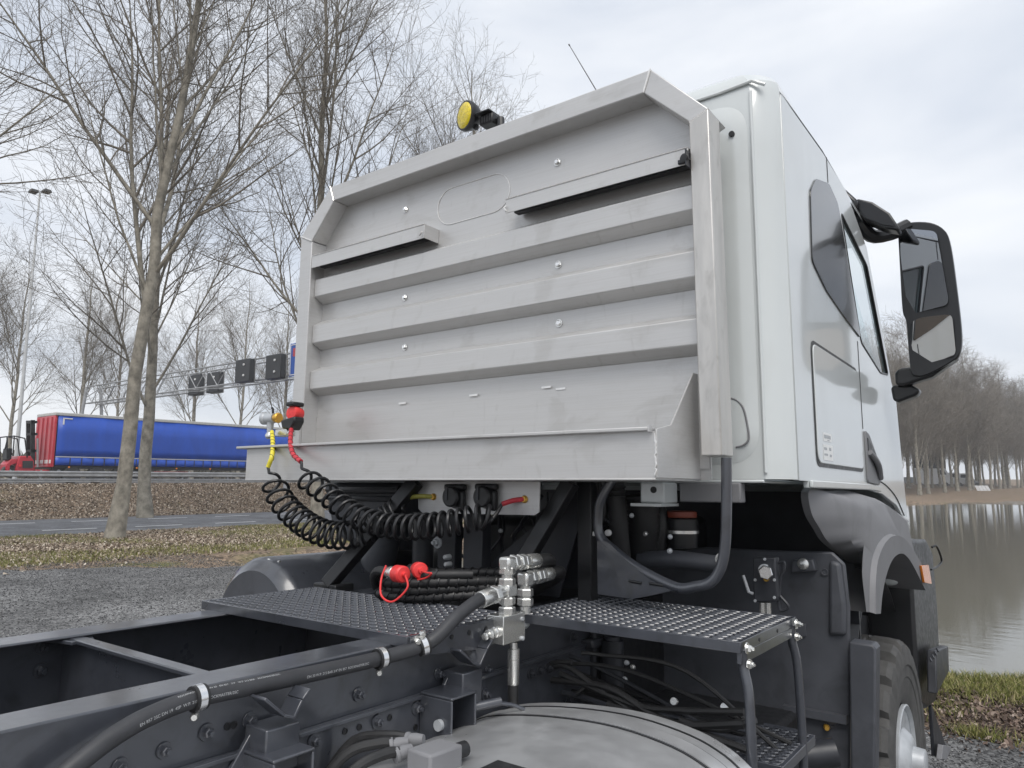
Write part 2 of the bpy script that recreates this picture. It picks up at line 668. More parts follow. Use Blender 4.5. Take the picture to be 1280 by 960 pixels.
M_LOT = gravel_material('lot_gravel', (0.06, 0.06, 0.061), (0.22, 0.22, 0.218), 44)
M_ROAD = gravel_material('road_asphalt', (0.10, 0.104, 0.112), (0.16, 0.164, 0.172), 25, bump=0.15)
M_HWAY = gravel_material('motorway_asphalt', (0.10, 0.10, 0.105), (0.15, 0.15, 0.155), 20, bump=0.1)


def draped(name, loop, m, lift, step=0.5, kind='structure'):
    """a sheet that follows the ground inside a plan polygon"""
    lp = [Vector((p[0], p[1], 0)) for p in loop]
    bm = bmesh.new()
    xs = [p.x for p in lp]
    ys = [p.y for p in lp]
    vs = [bm.verts.new(p) for p in lp]
    bm.faces.new(vs)
    for ax, lo, hi in ((0, min(xs), max(xs)), (1, min(ys), max(ys))):
        k = lo + step
        while k < hi:
            no = Vector((1, 0, 0)) if ax == 0 else Vector((0, 1, 0))
            bmesh.ops.bisect_plane(bm, geom=bm.verts[:] + bm.edges[:] + bm.faces[:], plane_co=no * k, plane_no=no)
            k += step
    for v in bm.verts:
        v.co.z = float(ground_z(v.co.x, v.co.y)) + lift
    bmesh.ops.recalc_face_normals(bm, faces=bm.faces)
    me = bpy.data.meshes.new(name)
    bm.to_mesh(me)
    bm.free()
    me.materials.append(m)
    for f in me.polygons: f.use_smooth = True
    return tag(link(bpy.data.objects.new(name, me)), kind=kind)


def wobble(a, b, n, amp, seed):
    r = random.Random(seed)
    out = []
    ph = [r.random() * 6 for _ in range(4)]
    dx, dy = b[0] - a[0], b[1] - a[1]
    L = math.hypot(dx, dy)
    for i in range(n):
        t = i / n
        w = amp * (math.sin(t * L * 0.9 + ph[0]) * .5 + math.sin(t * L * 2.3 + ph[1]) * .35 + math.sin(t * L * 5.7 + ph[2]) * .2 + r.uniform(-.2, .2))
        out.append((a[0] + dx * t - dy / L * w, a[1] + dy * t + dx / L * w))
    return out


lot = wobble((-19.0, -12), (-17.3, 4.5), 50, 0.3, 1) + wobble((-17.3, 4.5), (-13.2, 9.2), 24, 0.35, 2) + wobble((-13.2, 9.2), (-3.5, 8.2), 24, 0.2, 3) + wobble((-3.5, 8.2), (-0.9, 6.95), 10, 0.12, 4) + wobble((-0.9, 6.95), (9, 6.3), 40, 0.14, 5) + [(9, -12)]
draped('gravel_lot', lot, M_LOT, 0.022, 0.6)
rd = [road_pt(27.3, -20), road_pt(27.3, 90), road_pt(38.2, 90), road_pt(38.2, -20)]
mb = MB()
for k in range(0, 110, 5):
    a, b = k - 20, k - 15
    p = [road_pt(27.3, a, 0.0), road_pt(27.3, b, 0.0), road_pt(32.7, b, 0.05), road_pt(32.7, a, 0.05)]
    mb.add(p, [(0, 1, 2, 3)])
    p = [road_pt(32.7, a, 0.05), road_pt(32.7, b, 0.05), road_pt(38.2, b, 0.0), road_pt(38.2, a, 0.0)]
    mb.add(p, [(0, 1, 2, 3)])
road = tag(build(mb, 'road', M_ROAD, merge=True), kind='structure')
M_LINE = mat('road_line_white', (0.72, 0.73, 0.73), 0.6, var=0.12, vscale=9)
for row, (off, ph) in enumerate(((29.5, 0.35), (34.7, -0.5))):
    z = 0.05 * (1 - abs(off - 32.7) / 5.4) + 0.006
    for k in range(-3, 17):
        s0 = k * 3.0 + ph
        m_ = MB().add([road_pt(off - .10, s0, z), road_pt(off + .10, s0, z), road_pt(off + .10, s0 + 1.7, z), road_pt(off - .10, s0 + 1.7, z)], [(0, 1, 2, 3)])
        build(m_, 'road_marking', M_LINE, road)

# water
def water_material():
    m = bpy.data.materials.new('pond_water')
    m.use_nodes = True
    n, l = m.node_tree.nodes, m.node_tree.links
    p = n['Principled BSDF']
    p.inputs['Base Color'].default_value = (0.12, 0.116, 0.092, 1)
    p.inputs['Roughness'].default_value = 0.03
    p.inputs['IOR'].default_value = 1.45
    t = n.new('ShaderNodeTexCoord')
    g = n.new('ShaderNodeMapping')
    g.inputs['Scale'].default_value = (2.0, 5.0, 1)
    g.inputs['Rotation'].default_value = (0, 0, 0.15)
    l.new(t.outputs['Object'], g.inputs['Vector'])
    z = n.new('ShaderNodeTexNoise')
    z.inputs['Scale'].default_value = 1.1
    z.inputs['Detail'].default_value = 4
    l.new(g.outputs['Vector'], z.inputs['Vector'])
    # a breeze-ruffled streak across the middle of the pond
    z2 = n.new('ShaderNodeTexNoise')
    z2.inputs['Scale'].default_value = 0.05
    l.new(t.outputs['Object'], z2.inputs['Vector'])
    sx = n.new('ShaderNodeSeparateXYZ')
    l.new(t.outputs['Object'], sx.inputs['Vector'])
    wob = n.new('ShaderNodeMath')
    wob.operation = 'MULTIPLY_ADD'
    wob.inputs[1].default_value = 14.0
    l.new(z2.outputs['Fac'], wob.inputs[0])
    l.new(sx.outputs['Y'], wob.inputs[2])
    cr_ = n.new('ShaderNodeValToRGB')
    el = cr_.color_ramp.elements
    el[0].position, el[0].color = 0.27, (0.02, 0.02, 0.02, 1)
    el[1].position, el[1].color = 0.52, (0.02, 0.02, 0.02, 1)
    for ps, c in ((0.32, 1.0), (0.46, 1.0)):
        x = el.new(ps)
        x.color = (c, c, c, 1)
    dv = n.new('ShaderNodeMath')
    dv.operation = 'DIVIDE'
    dv.inputs[1].default_value = 100.0
    l.new(wob.outputs['Value'], dv.inputs[0])
    l.new(dv.outputs['Value'], cr_.inputs['Fac'])
    b = n.new('ShaderNodeBump')
    b.inputs['Distance'].default_value = 0.10
    l.new(cr_.outputs['Color'], b.inputs['Strength'])
    l.new(z.outputs['Fac'], b.inputs['Height'])
    l.new(b.outputs['Normal'], p.inputs['Normal'])
    return m


mb = MB().add([(-22, 7.5, WATER_Z), (70, 7.5, WATER_Z), (70, 104, WATER_Z), (-22, 104, WATER_Z)], [(0, 1, 2, 3)])
tag(build(mb, 'pond_water', water_material(), smooth=0), kind='structure')

# motorway deck with a raised edge
mb = MB()
for k in range(-8, 30):
    a, b = k * 8.0, k * 8.0 + 8
    mb.add([(float(hw_x(a)) - 0.4, a, HWZ + .03), (float(hw_x(b)) - 0.4, b, HWZ + .03), (float(hw_x(b)) - 30, b, HWZ + .03), (float(hw_x(a)) - 30, a, HWZ + .03)], [(0, 1, 2, 3)])
tag(build(mb, 'motorway', M_HWAY, merge=True), kind='structure')

# ------------------------------------------------------------------ leaf litter, grass, gravel stones
M_LEAF = island_mat('dry_leaves', [(0.0, (0.10, 0.078, 0.06)), (0.3, (0.22, 0.172, 0.13)), (0.6, (0.34, 0.275, 0.21)), (0.85, (0.45, 0.38, 0.30)), (1.0, (0.60, 0.54, 0.46))])
M_WETLEAF = island_mat('wet_leaves', [(0.0, (0.03, 0.022, 0.018)), (0.4, (0.085, 0.06, 0.048)), (0.75, (0.17, 0.12, 0.095)), (1.0, (0.36, 0.29, 0.24))])
M_GRASS = island_mat('short_grass', [(0.0, (0.07, 0.09, 0.02)), (0.45, (0.16, 0.175, 0.045)), (0.8, (0.28, 0.26, 0.10)), (1.0, (0.42, 0.36, 0.20))])
M_STONE = island_mat('lot_stones', [(0.0, (0.025, 0.025, 0.027)), (0.6, (0.10, 0.10, 0.102)), (0.93, (0.20, 0.20, 0.20)), (1.0, (0.40, 0.395, 0.385))])


def scatter_leaves(name, pts, size, mtl, label, cat, tilt=0.6, lift=0.02):
    n = len(pts)
    a = RNG.uniform(0, 2 * math.pi, n)
    s = RNG.uniform(0.6, 1.3, n) * size
    d = np.stack([np.cos(a), np.sin(a), RNG.normal(0, tilt, n)], 1)
    e = np.stack([-np.sin(a), np.cos(a), RNG.normal(0, tilt, n)], 1)
    c = np.column_stack([pts[:, 0], pts[:, 1], ground_z(pts[:, 0], pts[:, 1]) + RNG.uniform(0.1, 1.0, n) * lift + size * 0.25])
    s = s[:, None]
    bend = np.array([0, 0, 1.0]) * s * RNG.uniform(-.15, .25, n)[:, None]
    V = np.stack([c - d * s * .62, c - e * s * .36 + bend, c + d * s * .62, c + e * s * .36 + bend], 1).reshape(-1, 3)
    F = np.arange(4 * n).reshape(n, 4)
    me = fast_mesh(name, V, F, mtl)
    return tag(link(bpy.data.objects.new(name, me)), label, cat, kind='stuff')


def rand_road(n, o0, o1, s0, s1):
    o, s = RNG.uniform(o0, o1, n), RNG.uniform(s0, s1, n)
    return o[:, None] * N_ROAD + s[:, None] * U_ROAD


def clump(pts, scale, seed, thr):
    r = np.random.default_rng(seed)
    k = r.normal(0, scale, (9, 2))
    ph = r.uniform(0, 6.28, 9)
    w = sum(np.sin(pts @ k[i] + ph[i]) for i in range(9)) / 3.0
    return pts[w + r.normal(0, .35, len(pts)) > thr]


verge = clump(rand_road(120000, 16.2, 27.15, -4, 30), 1.1, 3, -0.75)
o_ = verge @ N_ROAD
verge = verge[RNG.random(len(verge)) < np.clip((o_ - 17.2) / 2.6, 0.035, 1)]
scatter_leaves('leaf_litter', verge, 0.058, M_LEAF, 'brown dry leaves covering the verge between gravel lot and road', 'leaves')
kx = RNG.uniform(-44, -28, 170000)
ky = RNG.uniform(4, 48, 170000)
ko = kx * N_ROAD[0] + ky * N_ROAD[1]
keep = (ko > 38.3) & (kx > hw_x(ky) - 0.1)
scatter_leaves('leaf_litter', np.column_stack([kx, ky])[keep], 0.075, M_LEAF, 'brown dry leaves covering the bank below the motorway guardrail', 'leaves')
pb = np.column_stack([RNG.uniform(-3.2, 4.5, 26000), RNG.uniform(6.4, 8.9, 26000)])
pb = pb[RNG.random(len(pb)) < np.clip((pb[:, 1] - 6.6) / 0.6, 0.04, 1) * np.clip((8.7 - pb[:, 1]) / 0.7, 0.06, 1)]
scatter_leaves('leaf_litter', pb, 0.036, M_WETLEAF, 'dark wet leaves along the pond edge of the gravel lot', 'leaves', lift=0.03)


def grass_blades(name, pts, h, w, label):
    n = len(pts)
    a = RNG.uniform(0, 2 * math.pi, n)
    hh = h * RNG.uniform(0.5, 1.3, n)
    c = np.column_stack([pts[:, 0], pts[:, 1], ground_z(pts[:, 0], pts[:, 1]) - 0.01])
    sx = np.stack([np.cos(a), np.sin(a), 0 * a], 1) * (w / 2)
    b = RNG.uniform(0, 2 * math.pi, n)
    lean = np.stack([np.cos(b), np.sin(b), 0 * b], 1) * (hh * RNG.uniform(0.2, 1.0, n))[:, None]
    up = np.array([0, 0, 1.0]) * hh[:, None]
    V = np.stack([c - sx, c + sx, c + lean * .35 + up * .62 + sx * .7, c + lean * .35 + up * .62 - sx * .7, c + lean + up], 1).reshape(-1, 3)
    i = np.arange(n)[:, None] * 5
    F = np.concatenate([i + [0, 1, 2], i + [0, 2, 3], i + [3, 2, 4]])
    me = fast_mesh(name, V, F, M_GRASS)
    return tag(link(bpy.data.objects.new(name, me)), label, 'grass', kind='stuff')


gp = np.column_stack([RNG.uniform(-3.6, 5.5, 70000), RNG.uniform(7.5, 9.75, 70000)])
gp = gp[RNG.random(len(gp)) < np.clip((gp[:, 1] - 7.9) / 0.5, 0.0, 1)]
extra = np.concatenate([RNG.normal((-0.62, 6.98), (.13, .07), (420, 2)), RNG.normal((-1.1, 7.6), (.2, .15), (500, 2)), RNG.normal((0.6, 7.3), (.3, .1), (300, 2))])
grass_blades('grass', np.concatenate([gp, extra]), 0.095, 0.0075, 'short yellow-green grass along the near edge of the pond')
vg = clump(rand_road(110000, 17.6, 27.1, -3, 28), 0.8, 9, 0.1)
grass_blades('grass', vg, 0.10, 0.012, 'patches of short green grass among the leaves on the verge')

# loose stones on the gravel lot, near the corner of the pond
sp = np.concatenate([np.column_stack([RNG.uniform(-2.2, 3.0, 9000), RNG.uniform(5.0, 7.1, 9000)]), np.column_stack([RNG.uniform(-17.2, -4.0, 34000), RNG.uniform(1.0, 9.6, 34000)])])
n = len(sp)
r_ = RNG.uniform(0.004, 0.011, n) * np.where(sp[:, 0] < -3, 1.25, 1.0)
base = np.array([(1, 0, 0), (-1, 0, 0), (0, 1, 0), (0, -1, 0), (0, 0, .8), (0, 0, -.8)], float)
jit = 1 + RNG.normal(0, .22, (n, 6, 3))
V = base[None] * jit * r_[:, None, None] + np.column_stack([sp[:, 0], sp[:, 1], ground_z(sp[:, 0], sp[:, 1]) + 0.025])[:, None, :]
oc = np.array([(0, 2, 4), (2, 1, 4), (1, 3, 4), (3, 0, 4), (2, 0, 5), (1, 2, 5), (3, 1, 5), (0, 3, 5)])
F = (np.arange(n)[:, None, None] * 6 + oc[None]).reshape(-1, 3)
tag(link(bpy.data.objects.new('loose_stones', fast_mesh('loose_stones', V.reshape(-1, 3), F, M_STONE))), 'small loose stones scattered over the dark gravel lot', 'gravel', kind='stuff')


# ------------------------------------------------------------------ bare trees
M_BARK = mat('bark', (0.21, 0.193, 0.158), 0.9, var=0.35, vscale=4, bump=0.5, bscale=16, stretch=(1, 1, .8), col2=(0.26, 0.24, 0.2))
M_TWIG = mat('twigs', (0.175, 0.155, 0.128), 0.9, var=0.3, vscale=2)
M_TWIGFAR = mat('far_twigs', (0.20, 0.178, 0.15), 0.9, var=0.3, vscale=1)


def poly_tubes(P, R, sides):
    N, K, _ = P.shape
    t = P[:, -1] - P[:, 0]
    t /= np.linalg.norm(t, axis=1, keepdims=True) + 1e-9
    ref = np.where(np.abs(t[:, 2:3]) > 0.9, np.array([[1.0, 0, 0]]), np.array([[0, 0, 1.0]]))
    a = np.cross(t, ref)
    a /= np.linalg.norm(a, axis=1, keepdims=True) + 1e-9
    b = np.cross(t, a)
    ang = np.arange(sides) * 2 * math.pi / sides
    ring = a[:, None, None, :] * np.cos(ang)[None, None, :, None] + b[:, None, None, :] * np.sin(ang)[None, None, :, None]
    V = P[:, :, None, :] + ring * R[:, :, None, None]
    base = (np.arange(N)[:, None, None] * K + np.arange(K - 1)[None, :, None]) * sides
    j = np.arange(sides)[None, None, :]
    j2 = (j + 1) % sides
    F = np.stack([base + j, base + j2, base + sides + j2, base + sides + j], -1).reshape(-1, 4)
    return V.reshape(-1, 3), F


def grow(rng, P, R, per, t0, t1, length, ang, up, wob, K, rr, rmin):
    N, KP, _ = P.shape
    ln = np.linalg.norm(np.diff(P, axis=1), axis=2).sum(1)
    cnt = np.clip(np.round(per * ln / ln.mean()), 1, per * 2).astype(int)
    par = np.repeat(np.arange(N), cnt)
    M = len(par)
    order = np.concatenate([(np.arange(c) + rng.uniform(0, 1, c)) / max(c, 1) for c in cnt]) if M else np.zeros(0)
    t = t0 + (t1 - t0) * order
    f = t * (KP - 1)
    i = np.clip(f.astype(int), 0, KP - 2)
    u = (f - i)[:, None]
    st = P[par, i] * (1 - u) + P[par, i + 1] * u
    pr = R[par, i] * (1 - u[:, 0]) + R[par, i + 1] * u[:, 0]
    d = P[par, i + 1] - P[par, i]
    d /= np.linalg.norm(d, axis=1, keepdims=True) + 1e-9
    az = rng.uniform(0, 2 * math.pi, M)
    rv = np.stack([np.cos(az), np.sin(az), rng.normal(0, .5, M)], 1)
    pv = rv - d * (rv * d).sum(1, keepdims=True)
    pv /= np.linalg.norm(pv, axis=1, keepdims=True) + 1e-9
    an = rng.normal(ang, ang * .30, M)[:, None]
    v = d * np.cos(an) + pv * np.sin(an)
    plen = np.linalg.norm(np.diff(P, axis=1), axis=2).sum(1)[par]
    L = length(t, plen) * rng.uniform(0.65, 1.25, M)
    step = (L / (K - 1))[:, None]
    pts = [st]
    for k in range(K - 1):
        pts.append(pts[-1] + v * step)
        v = v + np.array([0, 0, up]) + rng.normal(0, wob, (M, 3))
        v /= np.linalg.norm(v, axis=1, keepdims=True)
    NP = np.stack(pts, 1)
    r0 = np.minimum(pr * 0.75, np.maximum(L * rr, rmin))
    tt = np.linspace(0, 1, K)[None, :]
    NR = np.maximum(r0[:, None] * (1 - tt) ** 0.8, rmin * .75)
    return NP, NR


def make_tree_meshes(seed, H, r_base, lean, crown0, counts, twig, rmin, wide=0.42, fork=False, twigmat=None):
    rng = np.random.default_rng(seed)
    K = 16
    tt = np.linspace(0, 1, K)
    w = rng.normal(0, 0.05, (K, 2)).cumsum(0) * (H / 20)
    P = np.zeros((1, K, 3))
    P[0, :, 0] = lean[0] * tt * H + w[:, 0] - w[0, 0]
    P[0, :, 1] = lean[1] * tt * H + w[:, 1] - w[0, 1]
    P[0, :, 2] = tt * H - 0.15
    R = (r_base * (1 - tt) ** 0.85 + 0.012)[None]
    R[0, 0] *= 1.35
    n1, n2, n3, n4 = counts
    P1, R1 = grow(rng, P, R, n1, crown0, 0.97, lambda t, L: L * wide * (1.12 - t) ** 0.75, 0.46, 0.03, 0.04, 10, 0.0066, 0.010)
    P2, R2 = grow(rng, P1, R1, n2, 0.18, 0.98, lambda t, L: L * (0.50 - 0.25 * t) + .3, 0.60, 0.06, 0.08, 7, 0.0075, 0.008)
    P3, R3 = grow(rng, P2, R2, n3, 0.15, 1.0, lambda t, L: L * (0.46 - 0.2 * t) + .2, 0.68, 0.05, 0.15, 5, 0.006, rmin)
    out = [(P1, R1, 5), (P2, R2, 4), (P3, R3, 3)]
    if n4:
        P4, R4 = grow(rng, P3, R3, n4, 0.2, 1.0, lambda t, L: twig + 0.12 * L, 0.75, 0.04, 0.2, 3, 0.006, rmin * .8)
        out.append((P4, R4, 3))
    VV, FF, b = [], [], 0
    for p, r, s in out:
        v, f = poly_tubes(p, r, s)
        VV.append(v)
        FF.append(f + b)
        b += len(v)
    v, f = poly_tubes(P, R, 12)
    trunk = fast_mesh('trunk', v, f, M_BARK, True)
    FA = np.concatenate(FF)
    crown = fast_mesh('crown', np.concatenate(VV), FA, twigmat or M_TWIG, True)
    crown.materials.append(M_BARK)      # the limbs carry bark like the trunk
    mi = np.zeros(len(crown.polygons), np.int32)
    if len(mi) == len(FA): mi[:len(FF[0])] = 1
    crown.polygons.foreach_set('material_index', mi)
    return trunk, crown


def plant(meshes, x, y, label, group, rz=0.0, sc=1.0, name='bare_tree', z=None):
    e = empty(name, (x, y, float(ground_z(x, y)) if z is None else z))
    e.rotation_euler = (0, 0, rz)
    e.scale = (sc, sc, sc)
    for nm, me in zip(('trunk', 'crown'), meshes):
        o = bpy.data.objects.new(nm, me)
        link(o, e)
    return tag(e, label, 'tree', group)


T_NEAR1 = make_tree_meshes(21, 26, 0.215, (0.062, 0.046), 0.26, (30, 10, 7, 3), 0.42, 0.0062, wide=0.50)
T_NEAR2 = make_tree_meshes(35, 25, 0.205, (0.01, 0.012), 0.22, (28, 10, 7, 3), 0.42, 0.0062, wide=0.48)
T_MID = make_tree_meshes(58, 24, 0.29, (0.01, 0.0), 0.2, (24, 9, 7, 2), 0.55, 0.0095, wide=0.50)
G1 = 'bare trees along the near side of the road'
for s, ms, rz, sc, lb in ((7.13, T_NEAR1, 0.0, 1.0, 'tall leaning bare tree on the verge in front of the blue trailer'),
                          (0.2, T_NEAR2, 1.3, 1.0, 'bare tree whose branches reach in from the left edge'),
                          (-4.9, T_NEAR1, 2.9, 0.95, 'bare tree off the left edge with only its outermost twigs showing'),
                          (14.0, T_NEAR2, 4.1, 1.0, 'bare tree rising directly behind the left post of the headboard'),
                          (21.3, T_NEAR2, 2.2, 0.86, 'bare tree behind the yellow lamp on top of the headboard')):
    x, y, _ = road_pt(24.35, s)
    plant(ms, x, y, lb, G1, rz, sc)
b_ = wp(183, 627, Z=0.75)
plant(T_MID, b_.x, b_.y, 'thick upright bare tree on the leafy bank in front of the trailer', 'bare trees along the motorway', 0.4, 1.0)
G2 = 'bare trees behind the motorway'
far_lb = ['furthest left of the bare trees behind the motorway', 'bare tree behind the motorway directly above the red forklift', 'forked bare tree rising behind the red rear end of the trailer',
          'bare tree behind the motorway just left of the leaning trunk', 'bare tree behind the motorway right of the thick upright trunk', 'bare tree behind the right half of the trailer below the gantry lights',
          'bare tree behind the motorway hidden low by the headboard post']
for k, (px_, D, sc, rz) in enumerate(((-60, 62, .8, .4), (8, 78, .85, 2.2), (97, 72, .78, 1.0), (142, 92, .9, 3.0), (238, 84, .85, 5.0), (297, 76, .82, 1.9), (352, 88, .9, 4.2))):
    q = wp(px_, 600, D=D)
    plant((T_MID, T_NEAR2)[k % 2], q.x, q.y, far_lb[k], G2, rz, sc, z=HWZ)

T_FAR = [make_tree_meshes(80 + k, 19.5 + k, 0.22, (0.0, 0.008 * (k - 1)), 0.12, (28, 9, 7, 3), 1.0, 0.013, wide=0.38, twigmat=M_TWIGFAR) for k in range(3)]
ORD = 'first second third fourth fifth sixth seventh eighth ninth tenth eleventh twelfth thirteenth fourteenth fifteenth sixteenth seventeenth eighteenth'.split()
G3 = 'bare trees in the avenue behind the pond'
cnt = 0
for row in range(3):
    for k in range(18):
        s = k * 6.6 + row * 2.1
        x0, y0 = -13.6 - row * 6.5 + random.uniform(-.5, .5), 92.0 + row * 4
        x = x0 + math.sin(math.radians(5.6)) * s
        y = y0 + math.cos(math.radians(5.6)) * s + random.uniform(-.6, .6)
        plant(T_FAR[(k * 2 + row) % 3], x, y, (ORD[k] + ' front-row tree from the left in the avenue beyond the pond') if row == 0 else ('grey bare tree in the second row of the avenue beyond the pond', 'grey bare tree in the hindmost row of the avenue beyond the pond')[row - 1], G3, random.uniform(0, 6.28), random.uniform(.84, 1.12))

# low scrub far behind the motorway and far behind the avenue
def scrub(name, pts, hmax, label, mtl):
    V_, F_, b = [], [], 0
    n = len(pts)
    q = 26
    ang = RNG.uniform(0, 2 * math.pi, (n, q))
    rad = RNG.uniform(.2, 2.2, (n, q))
    hh = RNG.uniform(.1, 1.0, (n, q)) * (hmax * RNG.uniform(.5, 1.0, (n, 1)))
    c = np.stack([pts[:, 0:1] + np.cos(ang) * rad, pts[:, 1:2] + np.sin(ang) * rad, pts[:, 2:3] + hh], -1).reshape(-1, 3)
    m = len(c)
    d = RNG.normal(0, 1, (m, 2, 3)) * np.array([.35, .35, .5])
    V = np.stack([c - d[:, 0], c + d[:, 1], c + d[:, 0] * .6 - d[:, 1] * .5], 1).reshape(-1, 3)
    me = fast_mesh(name, V, np.arange(3 * m).reshape(m, 3), mtl)
    return tag(link(bpy.data.objects.new(name, me)), label, 'scrub', kind='stuff')


M_SCRUB = island_mat('scrub_leaves', [(0.0, (0.07, 0.065, 0.05)), (0.6, (0.12, 0.11, 0.085)), (1.0, (0.19, 0.175, 0.14))], 0.95)
sy = RNG.uniform(0, 140, 900)
scrub('distant_scrub', np.column_stack([-115 + RNG.normal(0, 4, 900) + .25 * sy, sy, np.full(900, HWZ)]), 4.2, 'low brown scrub in the distance behind the motorway', M_SCRUB)

# ================================================================== THINGS BEYOND THE ROAD
M_BLUE = mat('blue_curtain', (0.02, 0.085, 0.46), 0.42, var=0.12, vscale=1.2, stretch=(1, 1, .4), bump=0.06, bscale=2.5)
M_REDPAINT = mat('red_paint', (0.50, 0.022, 0.04), 0.35, var=0.1, vscale=2, coat=0.3)
M_GALV = mat('galvanised', (0.36, 0.365, 0.37), 0.5, metal=0.4, var=0.2, vscale=3, rvar=0.1)
M_ROOFGREY = mat('trailer_roof_edge', (0.5, 0.5, 0.48), 0.5, var=0.1)
M_POLE = mat('pole_grey', (0.52, 0.53, 0.53), 0.6, var=0.12, vscale=2)  # mast tone lightened towards the sky, distance haze put into the colour
M_SIGNBLUE = mat('sign_blue', (0.012, 0.09, 0.42), 0.4)
M_DGREY = mat('signal_grey', (0.035, 0.037, 0.04), 0.5)
TZ = HWZ + 0.03


def wheel_simple(x, y, z, r, w, parent, side=1):
    t = MB().lathe((x, y, z), (1, 0, 0), [(-w / 2, r * .6), (-w / 2, r * .93), (-w / 2 + .04, r), (w / 2 - .04, r), (w / 2, r * .93), (w / 2, r * .6)], 28)
    wh = build(t, 'wheel', M_TYRE, parent)
    h = MB().lathe((x + side * w * .5, y, z), (side, 0, 0), [(-.03, r * .58), (.0, r * .56), (-.02, r * .5), (-.05, r * .3), (0.02, r * .26), (0.04, r * .12)], 20)
    build(h, 'rim', M_HUB, wh)


# --- curtain-sided trailer
x0, x1, ya, yb = -44.7, -47.2, 17.3, 33.4
tr = tag(empty('curtain_trailer', (x0 - 1.2, (ya + yb) / 2, TZ)), 'long blue curtain-sided trailer with red rear end on the motorway', 'trailer')
zc0, zc1 = TZ + 1.02, TZ + 3.92
mb = MB()
pl = 34
rows = []
for k, z in enumerate((zc0 + .48, zc0 + .9, zc0 + 1.8, zc1 - .12)):
    rows.append([(x0 + 0.012 * math.sin(j * 1.1 + k) + (0.02 if 0 < k < 3 else 0), ya + .16 + (yb - ya - .3) * j / pl, z) for j in range(pl + 1)])
build(mb.sheet(rows), 'curtain', M_BLUE, tr, solid=0.03)
rows = [[(x0 + 0.02 + 0.012 * math.cos(j * 2.2), ya + .16 + (yb - ya - .3) * j / 60, z) for j in range(61)] for z in (zc0, zc0 + .2, zc0 + .44)]
build(MB().sheet(rows), 'curtain_valance', M_BLUE, tr, solid=0.02)
build(MB().box((x0 + .03, ya + .16, zc0 + .445), (x0 + .05, yb - .15, zc0 + .50)), 'curtain_tension_rail', M_ROOFGREY, tr)
build(MB().box((x0 + .06, ya, zc1 - .12), (x1, yb, zc1 + .06)), 'roof', M_ROOFGREY, tr, bevel=.03)
build(MB().box((x0 - .08, ya + .3, zc0 + .02), (x1 + .08, yb - .1, zc1 - .12)), 'load_body', M_DGREY, tr)
bd = build(MB().box((x0, ya, zc0 - .1), (x1, ya + .14, zc1 - .12)), 'rear_end', M_REDPAINT, tr, bevel=.03)
for xx in (x0 - .35, x0 - .95, x0 - 1.55, x0 - 2.15):
    build(MB().cyl((xx, ya - .03, zc0), (xx, ya - .03, zc1 - .2), .025, n=8), 'lock_rod', M_REDPAINT, bd)
build(MB().box((x0 - .1, ya - .015, zc0 + .1), (x1 + .1, ya - .001, zc0 + .3)), 'rear_bar', M_WHITE, bd)
mk = MB().box((x0 + .035, ya + .40, zc1 - .3), (x0 + .05, ya + .9, zc1 - .24))
build(mk, 'corner_mark', M_WHITE, tr)
build(MB().box((x0 + .035, ya + .40, zc1 - .62), (x0 + .05, ya + .48, zc1 - .305)), 'corner_mark', M_WHITE, tr)
for k in range(24):
    yy = ya + .9 + k * .62
    build(MB().box((x0 + .04, yy, zc0 + .02), (x0 + .06, yy + .05, zc0 + .43)), 'strap', M_DGREY, tr)
build(MB().box((x0 - .1, ya + .1, zc0 - .16), (x1 + .1, yb, zc0 - .01)), 'chassis_frame', M_DGREY, tr)
build(MB().box((x0 - .05, ya + 5.4, zc0 - .6), (x0 - .09, ya + 9.6, zc0 - .32)), 'side_guard', M_GALV, tr)
build(MB().box((x0 - .02, ya + 5.8, zc0 - .42), (x0 - .06, ya + 8.2, zc0 - .30)), 'red_side_strip', M_REDPAINT, tr)
build(MB().box((x0 - .02, ya + 3.6, zc0 - .42), (x0 - .06, ya + 4.3, zc0 - .30)), 'red_side_strip', M_REDPAINT, tr)
build(MB().box((x0 - .3, ya + 4.5, zc0 - .72), (x0 - .9, ya + 5.2, zc0 - .18)), 'tool_box', M_DGREY, tr, bevel=.03)
for yy in (ya + 1.15, ya + 2.5, ya + 3.85): wheel_simple(x0 - .25, yy, TZ + .5, .5, .36, tr)
for yy in (ya + .9, ya + 4.7, ya + 7.2, ya + 9.5): build(MB().cyl((x0 + .03, yy, zc0 - .1), (x0 + .06, yy, zc0 - .1), .05, n=10), 'side_lamp', M_ORANGE, tr)
# road tractor in front of it (behind the truck's headboard from here)
tt_ = tag(empty('tractor_unit', (x0 - 1.2, yb + 3.0, TZ)), 'tractor unit pulling the blue trailer, hidden behind the headboard', 'lorry')
build(MB().prism([(x0 - .05, yb + 1.6, TZ + 1.0), (x0 - .05, yb + 3.9, TZ + 1.0), (x0 - .05, yb + 3.8, TZ + 2.2), (x0 - .05, yb + 3.4, TZ + 3.6), (x0 - .05, yb + 1.6, TZ + 3.6)], (-2.4, 0, 0)), 'cab', M_REDPAINT, tt_, bevel=.08)
build(MB().box((x0 - .3, yb - 2.4, TZ + .6), (x1 + .3, yb + 3.8, TZ + .98)), 'chassis_frame', M_DGREY, tt_)
for yy in (yb - 1.6, yb + 2.8): wheel_simple(x0 - .25, yy, TZ + .5, .5, .36, tt_)

# --- truck-mounted forklift hanging behind the trailer
fx = -45.3
fk = tag(empty('mounted_forklift', (fx - .7, 15.6, TZ)), 'red truck-mounted forklift with black cage carried behind the trailer', 'forklift')


def F(x, y, X=fx): return wp(x, y, X=X)


